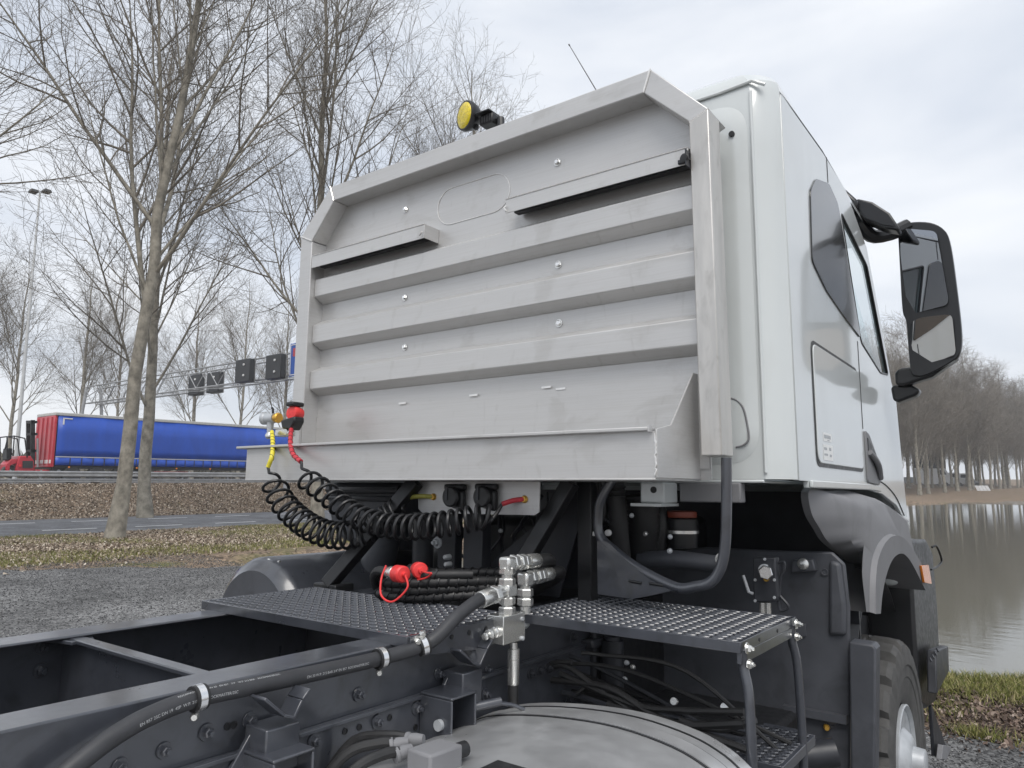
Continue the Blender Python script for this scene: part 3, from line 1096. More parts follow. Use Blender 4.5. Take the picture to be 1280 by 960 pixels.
body = [F(19, 592), F(21, 578), F(24, 570), F(40, 570), F(44, 576), F(44, 592)]
build(MB().prism(body, (-1.3, 0, 0)), 'body', M_REDPAINT, fk, bevel=.06)
build(MB().prism([F(28, 576, fx + .02), F(41, 576, fx + .02), F(41, 585, fx + .02), F(28, 585, fx + .02)], (.03, 0, 0)), 'grille', M_DGREY, fk)
arm = [F(8, 590), F(8, 580), F(14, 574), F(22, 573), F(21, 579), F(13, 582), F(12, 590)]
build(MB().prism(arm, (-.9, 0, 0)), 'wheel_arm', M_REDPAINT, fk, bevel=.03)
c_ = F(13.5, 589)
wheel_simple(fx - .3, c_.y, c_.z, .34, .3, fk)
c_ = F(70, 589)
wheel_simple(fx + .2, c_.y, c_.z, .36, .3, fk)
build(MB().box((fx, F(44, 590).y, F(50, 591).z), (fx - .9, F(72, 590).y, F(50, 587).z)), 'fork_carriage', M_REDPAINT, fk, bevel=.02)
for sx in (0, -1.0):
    for a, b in (((9, 575), (9, 546)), ((9, 546), (18, 545)), ((18, 545), (31, 548)), ((31, 548), (34, 572)), ((16, 570), (18, 545)), ((6, 562), (9, 550))):
        p, q = F(*a), F(*b)
        build(MB().cyl(p + Vector((sx, 0, 0)), q + Vector((sx, 0, 0)), .035, n=6), 'cage_bar', M_BLACK, fk)
build(MB().box((fx - .1, F(10, 570).y, F(10, 575).z), (fx - .8, F(16, 570).y, F(10, 560).z)), 'seat', M_BLACK, fk, bevel=.05)
for sx in (0, -.6):
    build(MB().prism([F(39, 582) + Vector((sx, 0, 0)), F(39, 525) + Vector((sx, 0, 0)), F(44, 525) + Vector((sx, 0, 0)), F(44, 582) + Vector((sx, 0, 0))], (-.12, 0, 0)), 'mast_channel', M_BLACK, fk)
for yy in (526, 541, 562):
    build(MB().prism([F(39, yy), F(39, yy + 3), F(47, yy + 3), F(47, yy)], (-.7, 0, 0)), 'mast_crossbar', M_BLACK, fk)
build(MB().cyl(F(47, 584), F(47, 548), .06, n=8), 'lift_cylinder', M_GALV, fk)
build(MB().cyl(F(25, 582, fx + .04), F(25, 582, fx + .09), .06, n=10), 'tail_lamp', M_RED, fk)

# --- guardrails
def guardrail(xo, y0, y1, z, label, sp=4.0, beams=((.62, .30),)):
    e = tag(empty('guardrail', (float(hw_x((y0 + y1) / 2)) + xo, (y0 + y1) / 2, z)), label, 'guardrail', 'guardrails along the motorway')
    n = int((y1 - y0) / sp)
    prof = [(0, -.5), (.04, -.38), (.04, -.22), (0, -.08), (0, .08), (.04, .22), (.04, .38), (0, .5)]
    for zc, h in beams:
        rows = [[(float(hw_x(y)) + xo + .08 + dx, y, z + zc + dz * h) for y in np.linspace(y0, y1, n + 1)] for dx, dz in prof]
        build(MB().sheet(rows), 'rail_beam', M_GALV, e, solid=.01, smooth=20)
    for k in range(n):
        y = y0 + (k + .5) * sp
        x = float(hw_x(y)) + xo
        build(MB().box((x - .05, y - .03, z - .2), (x + .05, y + .03, z + .75)), 'post', M_GALV, e)


guardrail(-0.25, 2, 62, HWZ, 'grey steel guardrail in front of the blue trailer on the leafy bank', beams=((.55, .30), (.2, .2)))
guardrail(-15.5, 2, 62, HWZ, 'grey steel guardrail on the far side behind the forklift', beams=((.66, .32),))

# --- gantry across the motorway
gy_ = 27.0
ga = empty('sign_gantry', (-48, gy_, TZ))
tag(ga, 'grey lattice gantry with lane signals above the blue trailer', 'gantry')
zt, zb_ = wp(301, 455, Y=gy_).z, wp(303, 480, Y=gy_).z
xa, xb = -63.0, -34.8
for dy in (-.55, .55):
    for z in (zt, zb_):
        build(MB().tube([(xa, gy_ + dy, z), (xb, gy_ + dy, z)], .055, 8), 'chord', M_GALV, ga)
npn = 22
for k in range(npn):
    a, b = xa + (xb - xa) * k / npn, xa + (xb - xa) * (k + 1) / npn
    for dy in (-.55, .55):
        zz = (zb_, zt) if k % 2 else (zt, zb_)
        build(MB().tube([(a, gy_ + dy, zz[0]), (b, gy_ + dy, zz[1])], .03, 6), 'lattice_bar', M_GALV, ga)
    build(MB().tube([(a, gy_ - .55, zb_), (b, gy_ + .55, zb_)], .022, 6), 'lattice_bar', M_GALV, ga)
for xx in (xa + .2, xb - .2):
    for dy in (-.9, .9):
        build(MB().tube([(xx, gy_ + dy * 1.5, TZ - .3), (xx, gy_ + dy * .6, zt)], .13, 10), 'leg', M_GALV, ga)


def signal(cx, cy, w, h, z, front):
    d = -1 if front else 1
    s = build(MB().box((cx - w / 2, cy, z - h / 2), (cx + w / 2, cy + .35 * d, z + h / 2)), 'lane_signal', M_DGREY, ga, bevel=.04)
    build(MB().box((cx - w / 2 - .04, cy - .02 * d, z - h / 2 - .04), (cx + w / 2 + .04, cy - .06 * d, z + h / 2 + .04)), 'signal_edge', M_GALV, s)
    for q in (-.22, .25):
        build(MB().cyl((cx + .12 * w, cy + .35 * d, z + q * h), (cx + .12 * w, cy + .41 * d, z + q * h), .07, n=10), 'lamp', M_WHITE, s)


for x_a, x_b, y_a, y_b, Y_, fr in ((300, 318, 450, 478, gy_ - .75, True), (338, 357, 444, 474, gy_ - .75, True), (241, 255, 469, 494, gy_ + .8, True), (264, 279, 466, 491, gy_ + .8, True)):
    p, q = wp(x_a, (y_a + y_b) / 2, Y=Y_), wp(x_b, (y_a + y_b) / 2, Y=Y_)
    h_ = wp((x_a + x_b) / 2, y_a, Y=Y_).z - wp((x_a + x_b) / 2, y_b, Y=Y_).z
    signal((p.x + q.x) / 2, Y_, abs(q.x - p.x), h_, (p.z + q.z) / 2, fr)
p, q = wp(364, 430, Y=gy_ - .8), wp(364, 471, Y=gy_ - .8)
sg = build(MB().box((p.x, gy_ - .8, q.z), (p.x + 2.6, gy_ - .86, p.z)), 'direction_sign', M_SIGNBLUE, ga, bevel=.02)
build(MB().box((p.x + .06, gy_ - .868, p.z - .12), (p.x + 2.54, gy_ - .875, p.z - .07)), 'sign_border', M_WHITE, sg)
build(MB().box((p.x + .06, gy_ - .868, q.z + .07), (p.x + 2.54, gy_ - .875, q.z + .12)), 'sign_border', M_WHITE, sg)
build(MB().box((p.x + .06, gy_ - .868, q.z + .13), (p.x + .11, gy_ - .875, p.z - .13)), 'sign_border', M_WHITE, sg)
build(MB().box((p.x + .3, gy_ - .868, p.z - .8), (p.x + .9, gy_ - .875, p.z - .3)), 'route_shield', M_REDPAINT, sg)

# --- tall twin-headed lamp mast
q = wp(20, 575, D=58)
tp_ = wp(60, 243, D=58)
lm = tag(empty('lamp_mast', (q.x, q.y, HWZ)), 'tall grey lamp mast with twin heads behind the red forklift', 'street lamp')
zt2 = tp_.z
build(MB().tube([(q.x, q.y, HWZ), (q.x, q.y, zt2)], [.13, .06], 10), 'mast', M_POLE, lm)
for d in (-1, 1):
    hx = Vector((q.x, q.y, zt2 + .1)) + Vector((.8, .6, 0)) * d * .45
    build(MB().hexa([hx + Vector(v) for v in ((-.35, -.25, -.08), (.35, -.25, -.08), (.35, .25, -.08), (-.35, .25, -.08), (-.25, -.2, .12), (.25, -.2, .12), (.25, .2, .12), (-.25, .2, .12))]), 'lamp_head', M_DGREY, lm, bevel=.03)

# --- parked vehicles and marker boards beyond the pond
M_VANWHITE = mat('van_white', (0.72, 0.73, 0.74), 0.35)
M_VANGREY = mat('car_grey', (0.30, 0.32, 0.34), 0.3)
M_DKGLASS = mat('dark_glass', (0.02, 0.022, 0.025), 0.1)


def vehicle(px_, D, L, Wd, H, hood, m, name, label, cat, group, dark=None):
    q = wp(px_, 608, D=D)
    z0 = float(ground_z(q.x, q.y))
    e = tag(empty(name, (q.x, q.y, z0)), label, cat, group)
    x0_, x1_ = q.x - L / 2, q.x + L / 2
    pr = [(x0_, .35), (x0_, H * .97), (x1_ - hood - .5, H), (x1_ - hood, H * .62), (x1_, H * .5), (x1_, .35)]
    build(MB().prism([(x, q.y, z0 + z) for x, z in pr], (0, Wd, 0)), 'body', m, e, bevel=.06)
    gp_ = [(x1_ - hood - 1.5, H * .64), (x1_ - hood - 1.4, H * .9), (x1_ - hood - .55, H * .9), (x1_ - hood - .15, H * .64)]
    build(MB().prism([(x, q.y - .01, z0 + z) for x, z in gp_], (0, .03, 0)), 'side_window', M_DKGLASS, e)
    if dark: build(MB().box((x0_, q.y - .02, z0 + H), (x0_ + L * .75, q.y + Wd, z0 + H + dark)), 'dark_load', M_DGREY, e, bevel=.05)
    for xx in (x0_ + .9, x1_ - .9):
        build(MB().lathe((xx, q.y + .1, z0 + .34), (0, -1, 0), [(-.1, .2), (-.1, .34), (.12, .34), (.12, .2)], 16), 'wheel', M_TYRE, e)


GV = 'vehicles parked beyond the pond'
vehicle(1167, 158, 6.0, 2.3, 3.3, .6, M_VANWHITE, 'box_lorry', 'white lorry with a dark load behind the avenue trees', 'lorry', GV, dark=3.0)
vehicle(1186, 165, 5.6, 2.0, 2.6, .9, M_VANWHITE, 'parked_van', 'white van right of the lorry behind the avenue trees', 'van', GV)
vehicle(1199, 172, 5.4, 2.0, 2.5, .9, M_VANWHITE, 'parked_van', 'white van furthest right behind the avenue trees', 'van', GV)
vehicle(1212, 170, 4.4, 1.8, 1.5, 1.1, M_VANGREY, 'parked_car', 'grey car right of the vans behind the avenue trees', 'car', GV)
vehicle(1146, 160, 4.4, 1.8, 1.5, 1.1, M_VANGREY, 'parked_car', 'grey car left of the lorry behind the avenue trees', 'car', GV)
for k in range(4):
    q = wp(1222 + k * 4.3, 614.5, Z=0.12)
    z0 = float(ground_z(q.x, q.y))
    w = .36
    mbk = MB().hexa([(q.x - w / 2 + .16, q.y, z0), (q.x + w / 2 + .16, q.y, z0), (q.x + w / 2 + .16, q.y + .25, z0), (q.x - w / 2 + .16, q.y + .25, z0),
                     (q.x - w / 2 - .16, q.y, z0 + .75), (q.x + w / 2 - .16, q.y, z0 + .75), (q.x + w / 2 - .16, q.y + .25, z0 + .75), (q.x - w / 2 - .16, q.y + .25, z0 + .75)])
    tag(build(mbk, 'marker_board', M_VANWHITE, bevel=.02), ['leftmost', 'second', 'third', 'rightmost'][k] + ' of four slanted white boards on the far shore', 'board', 'white boards on the far shore')

# ================================================================== THE TRUCK (built in its own axes: +Y forward, camera at CT)
XC = -1.965
TRUCK = tag(empty('truck', (XC, 2.4, -0.18), truck=True), 'chassis cab truck with pale cab, bare steel headboard and dark grey frame', 'truck')


def bolt(p, nrm, r=.011, parent=None, m=None, name='bolt', washer=True):
    nrm = Vector(nrm).normalized()
    p = Vector(p)
    b = MB()
    if washer: b.lathe(p, nrm, [(0, r * 1.7), (r * .35, r * 1.6)], 14)
    b.lathe(p + nrm * r * .35, nrm, [(0, r), (r * 1.0, r), (r * 1.15, r * .8)], 6)
    b.lathe(p + nrm * r * 1.3, nrm, [(0, r * .55), (r * .9, r * .5)], 10)
    return build(b, name, m or M_ZINC, parent, smooth=30)


def rounded(pts, r, n=6):
    """round the corners of a closed 3d polygon"""
    P = [Vector(p) for p in pts]
    out = []
    k = len(P)
    for i in range(k):
        a, b, c = P[i - 1], P[i], P[(i + 1) % k]
        d1, d2 = (a - b), (c - b)
        q = min(r, d1.length * .45, d2.length * .45)
        s, e = b + d1.normalized() * q, b + d2.normalized() * q
        for j in range(n + 1):
            t = j / n
            out.append(s * (1 - t) ** 2 + b * 2 * t * (1 - t) + e * t * t)
    return out


# ---------------------------------------------------------------- chassis frame
ZF = 1.196
def channel(x_out, x_in, name, y0=-1.3, y1=4.6):
    s = 1 if x_in > x_out else -1
    t = .009
    pr = [(x_out, ZF), (x_in, ZF), (x_in, ZF - t), (x_out + s * t, ZF - t), (x_out + s * t, .905), (x_in, .905), (x_in, .896), (x_out, .896)]
    return build(MB().prism([(x, y0, z) for x, z in pr], (0, y1 - y0, 0)), name, M_FRAME, TRUCK, bevel=.006, seg=3)


near = channel(-1.51, -1.625, 'frame_rail')
far = channel(-2.42, -2.305, 'frame_rail')
# outer doubler plate on the near rail with its bright upper edge
dbl = build(MB().box((-1.509, 0.1, .80), (-1.492, 4.4, 1.045)), 'frame_doubler', M_FRAME, TRUCK, bevel=.004)
build(MB().box((-1.4915, 0.1, 1.034), (-1.482, 2.6, 1.045)), 'doubler_edge', M_FRAME, dbl, bevel=.002)
# cross members
cm = MB().box((-2.41, .99, 1.175), (-1.52, 1.03, 1.188)).box((-2.41, 1.018, .93), (-1.52, 1.03, 1.1745))
build(cm, 'cross_member', M_FRAME, TRUCK, bevel=.003)
g1 = MB().prism([(-2.41, .95, 1.174), (-2.27, .98, 1.174), (-2.27, 1.04, 1.174), (-2.41, 1.09, 1.174)], (0, 0, .011))
build(g1, 'gusset', M_FRAME, TRUCK, bevel=.002)
build(MB().box((-2.41, 1.9, .93), (-1.52, 1.96, 1.18)), 'cross_member', M_DARK, TRUCK, bevel=.01)
build(MB().box((-2.41, -.6, .93), (-1.52, -.54, 1.18)), 'cross_member', M_DARK, TRUCK, bevel=.01)
for q in ((54, 809), (51, 838)):
    bolt(tp(*q, X=-2.411), (1, 0, 0), .013, TRUCK, M_FRAME)
# pipes and lines inside the frame
for k, (x, z, r) in enumerate(((-2.22, .985, .03), (-2.14, .955, .022), (-2.06, .94, .018), (-1.98, .93, .026), (-1.86, .94, .02), (-1.75, .95, .03))):
    pth = [(x + .02 * math.sin(y * 1.7 + k), y, z + .012 * math.sin(y * 2.1 + k * 2)) for y in np.linspace(-1.0, 3.0, 30)]
    build(MB().tube(pth, r, 10), 'air_line', M_RUBBER, TRUCK)
build(MB().tube(catmull([tp(30, 868, Z=1.0), tp(75, 850, Z=1.02), tp(100, 858, Z=1.02), tp(140, 868, Z=1.0)], 14), .022, 8), 'cable_loom', M_DARK, TRUCK)
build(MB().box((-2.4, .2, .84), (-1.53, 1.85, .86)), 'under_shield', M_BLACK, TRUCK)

# rail bolts, plugs and holes
for q in ((258, 915), (312, 900), (448, 868), (548, 842)):
    bolt(tp(*q, X=-1.508), (1, 0, 0), .011, TRUCK, M_FRAME)
for q in ((392, 926), (471, 902), (520, 885), (606, 868), (375, 940)):
    bolt(tp(*q, X=-1.491), (1, 0, 0), .0115, TRUCK, M_FRAME)
for q in ((431, 914), (449, 909), (487, 897), (536, 880), (519, 909), (536, 905), (284, 908), (292, 906)):
    p = tp(*q, X=-1.4915)
    if q[0] in (284, 292): p = tp(*q, X=-1.5095)
    build(MB().lathe(p, (1, 0, 0), [(.0005, .0085), (.0022, .0085), (.0022, .0065), (-.003, .006)], 14), 'hole_rim', M_BLACK, TRUCK)

# V-shaped hose cradles and box brackets on the near rail
def cradle(px_a, px_m, px_b, lift):
    a, m_, b = tp(*px_a, X=-1.43), tp(*px_m, X=-1.43), tp(*px_b, X=-1.43)
    w = Vector((.055, 0, 0))
    t = Vector((0, 0, .006))
    e = MB()
    mid = [a, a + (m_ - a) * .8, m_ + Vector((0, .015, 0)), b + (m_ - b) * .35, b]
    for i in range(len(mid) - 1):
        p, q = mid[i], mid[i + 1]
        nrm = Vector((0, -(q - p).z, (q - p).y)).normalized() * .007
        e.hexa([p - w * .5, p + w * .5, q + w * .5, q - w * .5, p - w * .5 + nrm, p + w * .5 + nrm, q + w * .5 + nrm, q - w * .5 + nrm])
    o = build(e, 'hose_cradle', M_FRAME, TRUCK, bevel=.002)
    st = MB().box((-1.50, m_.y - .045, m_.z - .11), (-1.42, m_.y + .045, m_.z - .012))
    build(st, 'cradle_stem', M_FRAME, o, bevel=.004)
    gs = [(-1.49, m_.y - .045, m_.z - .03), (-1.49, m_.y - .11, m_.z - .12), (-1.49, m_.y - .11, m_.z - .17), (-1.49, m_.y + .05, m_.z - .17), (-1.49, m_.y + .05, m_.z - .03)]
    build(MB().prism(gs, (.012, 0, 0)), 'cradle_plate', M_FRAME, o, bevel=.002)
    return o


cradle((321, 873), (352, 899), (380, 860), .1)
cradle((566, 813), (588, 833), (608, 800), .1)


def box_bracket(c, sx, sy, sz):
    c = Vector(c)
    e = MB()
    t = .008
    x0_, x1_, y0_, y1_, z0_, z1_ = c.x - sx, c.x + sx, c.y - sy, c.y + sy, c.z - sz, c.z + sz
    e.box((x0_, y0_, z1_ - t), (x1_, y1_, z1_))
    e.box((x0_, y0_, z0_), (x1_, y0_ + t, z1_ - t))
    e.box((x0_, y1_ - t, z0_), (x1_, y1_, z1_ - t))
    o = build(e, 'tank_bracket', M_FRAME, TRUCK, bevel=.006, seg=3)
    build(MB().box((x0_ + .001, y0_ + t, z0_), (x0_ + t, y1_ - t, z1_ - t)), 'bracket_web', M_DARK, o)
    build(MB().cyl((x1_ - .04, y0_ - .012, c.z - .01), (x1_ - .04, y0_ + .02, c.z - .01), .015, n=16), 'bracket_pin', M_HUB, o)
    return o


box_bracket((-1.43, 1.07, .985), .06, .055, .065)
box_bracket((-1.43, 1.64, .99), .06, .055, .065)
build(MB().tube(catmull([(-1.40, 1.69, 1.0), (-1.36, 1.75, 1.008), (-1.33, 1.80, 1.0), (-1.30, 1.83, .985)], 14), .006, 8), 'tank_strap_end', M_FRAME, TRUCK)
build(MB().cyl((-1.40, 1.70, 1.0), (-1.345, 1.775, 1.012), .013, n=12), 'strap_tensioner', M_FRAME, TRUCK)

# ---------------------------------------------------------------- catwalk gratings
def grating(x0_, x1_, y0_, y1_, z, name, nx_, ny_, parent, m=M_FRAME, edge=.028):
    """plate with raised-lip slots, every slot a real hole"""
    V_, F_ = [], []
    cx, cy = (x1_ - x0_) / nx_, (y1_ - y0_) / ny_
    ang = [math.pi / 8 + k * math.pi / 4 for k in range(8)]
    for j in range(ny_):
        for i in range(nx_):
            ox, oy = x0_ + (i + .5) * cx, y0_ + (j + .5) * cy
            b = len(V_)
            for a in ang:   # outer octagon-on-rectangle
                c_, s_ = math.cos(a), math.sin(a)
                k = 1 / max(abs(c_), abs(s_))
                V_.append((ox + c_ * k * cx / 2, oy + s_ * k * cy / 2, z))
            sh = 0.0
            for a in ang: V_.append((ox + sh + math.cos(a) * cx * .46, oy + math.sin(a) * cy * .38, z + .0004))
            for a in ang: V_.append((ox + sh + math.cos(a) * cx * .42, oy + math.sin(a) * cy * .31, z + .0032))
            for a in ang: V_.append((ox + sh + math.cos(a) * cx * .38, oy + math.sin(a) * cy * .26, z - .005))
            for r in range(3):
                for k in range(8):
                    k2 = (k + 1) % 8
                    F_.append((b + r * 8 + k, b + r * 8 + k2, b + r * 8 + 8 + k2, b + r * 8 + 8 + k))
            # square the cell corners
    e = MB()
    e.v = [Vector(v) for v in V_]
    e.f = F_
    g = build(e, name, m, parent, smooth=30, merge=True)
    # corner infill and folded rim
    fl = MB()
    for j in range(ny_ + 1):
        for i in range(nx_ + 1):
            ox, oy = x0_ + i * cx, y0_ + j * cy
            q = math.tan(math.pi / 8)
            dx, dy = cx / 2 * (1 - q), cy / 2 * (1 - q)
            xs = [max(ox - dx, x0_), min(ox + dx, x1_)]
            ys = [max(oy - dy, y0_), min(oy + dy, y1_)]
            if i in (0, nx_) or j in (0, ny_):
                pass
            fl.add([(xs[0], oy, z), (ox, ys[0], z), (xs[1], oy, z), (ox, ys[1], z)], [(0, 1, 2, 3)])
    rim = MB()
    for a, b in (((x0_ - .012, y0_ - .006), (x1_ + .012, y0_)), ((x0_ - .012, y1_), (x1_ + .012, y1_ + .006)), ((x0_ - .012, y0_), (x0_, y1_)), ((x1_, y0_), (x1_ + .012, y1_))):
        rim.box((*a, z - edge), (*b, z + .0015))
    build(rim, 'grating_rim', m, g, bevel=.0015)
    return g


g_l = grating(-2.45, -1.46, 1.49, 1.975, 1.222, 'left_grating', 25, 14, TRUCK)
g_r = grating(-1.475, -.72, 2.0, 2.51, 1.222, 'right_grating', 19, 15, TRUCK)
g_l.name, g_r.name = 'catwalk_grating', 'catwalk_grating.001'
CENTRE['catwalk_grating'], CENTRE['catwalk_grating.001'] = CENTRE['left_grating'], CENTRE['right_grating']
g_l['label'] = 'left catwalk grating across the frame rails'
g_r['label'] = 'right catwalk grating beside the cab'
# side plate of the left grating towards the valve block
build(MB().prism([(-1.447, 1.49, 1.221), (-1.447, 1.975, 1.221), (-1.447, 1.975, 1.150), (-1.447, 1.78, 1.142), (-1.447, 1.56, 1.165), (-1.447, 1.49, 1.185)], (.006, 0, 0)), 'grating_side_plate', M_FRAME, g_l, bevel=.001)
for yy in (1.66, 1.74, 1.82, 1.90):
    build(MB().cyl((-1.4405, yy, 1.198), (-1.4385, yy, 1.198), .0075, n=12), 'hole', M_BLACK, g_l)
bolt((-1.44, 1.515, 1.208), (1, -.5, 0), .009, g_l, M_ZINC)
# right grating: bright front rim corner, legs, step
for q, yy in (((-.70, 2.02, 1.205), 0), ((-.70, 2.49, 1.205), 0)): bolt(q, (1, 0, 0), .0095, g_r, M_ZINC)
for yy in (2.15, 2.32): build(MB().cyl((-.7085, yy, 1.207), (-.7065, yy, 1.207), .006, n=10), 'hole', M_BLACK, g_r)
build(MB().box((-.721, 2.0, 1.165), (-.708, 2.51, 1.194)), 'end_plate', M_FRAME, g_r, bevel=.001)
build(MB().tube(catmull([(-.712, 2.02, 1.20), (-.71, 2.02, 1.15), (-.695, 2.01, 1.08), (-.69, 2.0, .9), (-.69, 2.0, .62)], 14), .0135, 12), 'leg', M_FRAME, g_r)
build(MB().tube(catmull([(-.715, 2.49, 1.20), (-.715, 2.49, 1.15), (-.705, 2.5, 1.08), (-.70, 2.5, .9), (-.70, 2.5, .55)], 14), .0135, 12), 'leg', M_FRAME, g_r)
for p in ((-.695, 2.02, 1.165), (-.70, 2.49, 1.165)): bolt(p, (1, -.3, 0), .008, g_r, M_ZINC)
# little step
stp = [tp(944, 958, Z=.83), tp(992, 954, Z=.83), tp(1016, 914, Z=.83), tp(1008, 900, Z=.83), tp(985, 897, Z=.83), tp(955, 930, Z=.83)]
st_c = Vector((-.74, 2.42, .83))
sg_ = grating(-.86, -.70, 2.26, 2.60, .84, 'entry_step', 5, 11, TRUCK, edge=.03)
build(MB().tube([(-.70, 2.28, .83), (-.70, 2.55, .83), (-.76, 2.63, .83), (-.86, 2.63, .83)], .012, 8), 'step_rim', M_FRAME, sg_)

# ---------------------------------------------------------------- headboard
HB = build(MB().prism([(-3.02, 2.392, 1.662), (-3.02, 2.392, 2.93), (-2.85, 2.392, 3.11), (-1.11, 2.392, 3.11), (-.93, 2.392, 2.93), (-.93, 2.392, 1.662)], (0, .012, 0)), 'headboard', M_STEEL, TRUCK)
HB['label'] = 'bare steel headboard panel behind the cab'
OUT = [(-3.11, 1.70), (-3.11, 2.945), (-2.888, 3.168), (-1.08, 3.173), (-.862, 2.945), (-.853, 1.737)]
INN = [(-3.017, 1.70), (-3.017, 2.902), (-2.856, 3.085), (-1.11, 3.088), (-.934, 2.915), (-.925, 1.737)]
DEP = [2.415, 2.415, 2.415, 2.415, 2.40]
for i in range(5):
    (ax, az), (bx, bz), (cx, cz), (dx, dz) = OUT[i], OUT[i + 1], INN[i + 1], INN[i]
    y0_, y1_ = (2.30, 2.47) if i < 4 else (2.293, 2.40)
    s = .0012

    def sh(x, z, u, w): return (x + (u - x) * s, z + (w - z) * s)
    a_, b_2 = sh(ax, az, bx, bz), sh(bx, bz, ax, az)
    c_2, d_2 = sh(cx, cz, dx, dz), sh(dx, dz, cx, cz)
    h8 = [(a_[0], y0_, a_[1]), (b_2[0], y0_, b_2[1]), (c_2[0], y0_, c_2[1]), (d_2[0], y0_, d_2[1])]
    build(MB().hexa(h8 + [(x, y1_, z) for x, _, z in h8]), 'frame_beam', M_POST if i == 4 else M_STEEL, HB, bevel=.005, seg=3)
    if i < 4:
        build(MB().tube([(bx, 2.2985, bz), (cx, 2.2985, cz)], .004, 6), 'weld_seam', M_WELD, HB)

# pressed ribs
for k, (t0_, t1_, b0_, b1_) in enumerate(((2.73, 2.698, 2.611, 2.575), (2.49, 2.455, 2.366, 2.332), (2.244, 2.213, 2.126, 2.092))):
    pr = [(2.391, t0_), (2.330, t1_), (2.330, b0_ - .004), (2.391, b1_)]
    build(MB().prism([(-3.015, y, z) for y, z in pr], (2.083, 0, 0)), 'rib', M_STEEL, HB, bevel=.004, seg=3)
    zc = (t1_ + b0_) / 2
    build(MB().box((-3.0165, 2.34, zc - .018), (-3.012, 2.346, zc + .018)), 'rib_weld', M_WELD, HB)
# doubler sheet behind the tray
build(MB().prism([(-3.016, 2.391, 1.70), (-3.016, 2.391, 1.985), (-2.75, 2.391, 2.0), (-1.9, 2.391, 2.012), (-.932, 2.391, 2.035), (-.932, 2.391, 1.70)], (0, -.006, 0)), 'lower_panel', M_STEEL, HB)
for q in ((503, 504), (592, 494), (683, 484), (701, 486)):
    p = tp(*q, Y=2.384)
    build(MB().box((p.x - .022, 2.3815, p.z - .004), (p.x + .022, 2.3845, p.z + .004)), 'rib_weld', M_WELD, HB)
# panel bolts
for q in ((697, 203), (507, 262), (698, 331), (506, 372), (699, 404), (506, 434)):
    p = tp(*q, Y=2.391)
    build(MB().lathe(p, (0, -1, 0), [(0, .017), (.003, .0165)], 18), 'washer', M_ZINC, HB)
    build(MB().lathe(p + Vector((0, -.003, 0)), (0, -1, 0), [(0, .0115), (.006, .0115), (.009, .008)], 6), 'bolt', M_CHROME, HB)
# welded-in oval patch
ov_r = (tp(592, 226, Y=2.39).z - tp(592, 272, Y=2.39).z) / 2
ov_l, ov_h = tp(547, 265, Y=2.39).x + ov_r, tp(637, 238, Y=2.39).x - ov_r
ov_z = tp(592, 249, Y=2.39).z
lo = [Vector((ov_h + ov_r * math.cos(a), 2.3905, ov_z + ov_r * math.sin(a))) for a in np.linspace(-math.pi / 2, math.pi / 2, 20)] + [Vector((ov_l - ov_r * math.cos(a), 2.3905, ov_z - ov_r * math.sin(a))) for a in np.linspace(-math.pi / 2, math.pi / 2, 20)]
build(MB().tube(lo, .0022, 6, closed=True), 'oval_weld', M_WELD, HB)


def light_bar(pa, pb, hgt, name, cap_l, cap_r):
    """angled steel channel along the panel, open below"""
    yf = 2.295
    a, b = tp(*pa, Y=yf), tp(*pb, Y=yf)
    z1_ = (a.z + b.z) / 2
    z0_ = z1_ - hgt
    t = .003
    e = MB().box((a.x, yf, z0_), (b.x, yf + t, z1_)).box((a.x, yf + t, z1_ - t), (b.x, 2.391, z1_))
    o = build(e, name, M_STEEL, HB, bevel=.0012)
    build(MB().tube([(a.x, yf - .001, z1_), (b.x, yf - .001, z1_)], .0022, 6), 'bar_edge_highlight', M_WELD, o)  # added bright strip, drawn as the highlight along the bar's top edge
    build(MB().box((a.x + .01, yf + .045, z0_ + .014), (b.x - .01, 2.375, z1_ - .012)), 'channel_infill', M_BLACK, o, bevel=.003)  # black box filling the channel, gives its open underside the dark tone
    for x in ([a.x] if cap_l else []) + ([b.x - t] if cap_r else []):
        build(MB().box((x, yf + t, z0_), (x + t, 2.390, z1_ - t)), 'bar_end', M_STEEL, o)
    return o, a, b, z0_, z1_


lb, a_, b__, z0_, z1_ = light_bar((390, 319), (531, 281), .066, 'bracket_bar', False, True)
build(MB().tube([(b__.x - .012, 2.29, z0_ + .03), (b__.x - .005, 2.28, z0_ + .02), (b__.x - .02, 2.283, z0_ + .012)], .004, 6), 'hook', M_WELD, lb)
lb, a_, b__, z0_, z1_ = light_bar((632, 250), (860, 183), .062, 'bracket_bar', False, False)
build(MB().tube([(a_.x + .006, 2.289, z0_ + .03), (a_.x + .001, 2.28, z0_ + .018), (a_.x + .012, 2.284, z0_ + .004)], .004, 6), 'hook', M_WELD, lb)
kn = tp(856, 198, Y=2.27)
build(MB().lathe(kn, (-.3, -1, 0), [(-.03, .006), (0, .006), (0, .016), (.008, .016), (.01, .008)], 12), 'clamp_knob', M_BLACK, lb)
build(MB().box((kn.x - .03, 2.275, kn.z - .012), (kn.x + .002, 2.288, kn.z + .004)), 'clamp', M_DARK, lb, bevel=.003)
build(MB().box((-.938, 2.26, kn.z - .03), (-.934, 2.299, kn.z + .03)), 'clamp_plate', M_DARK, lb)

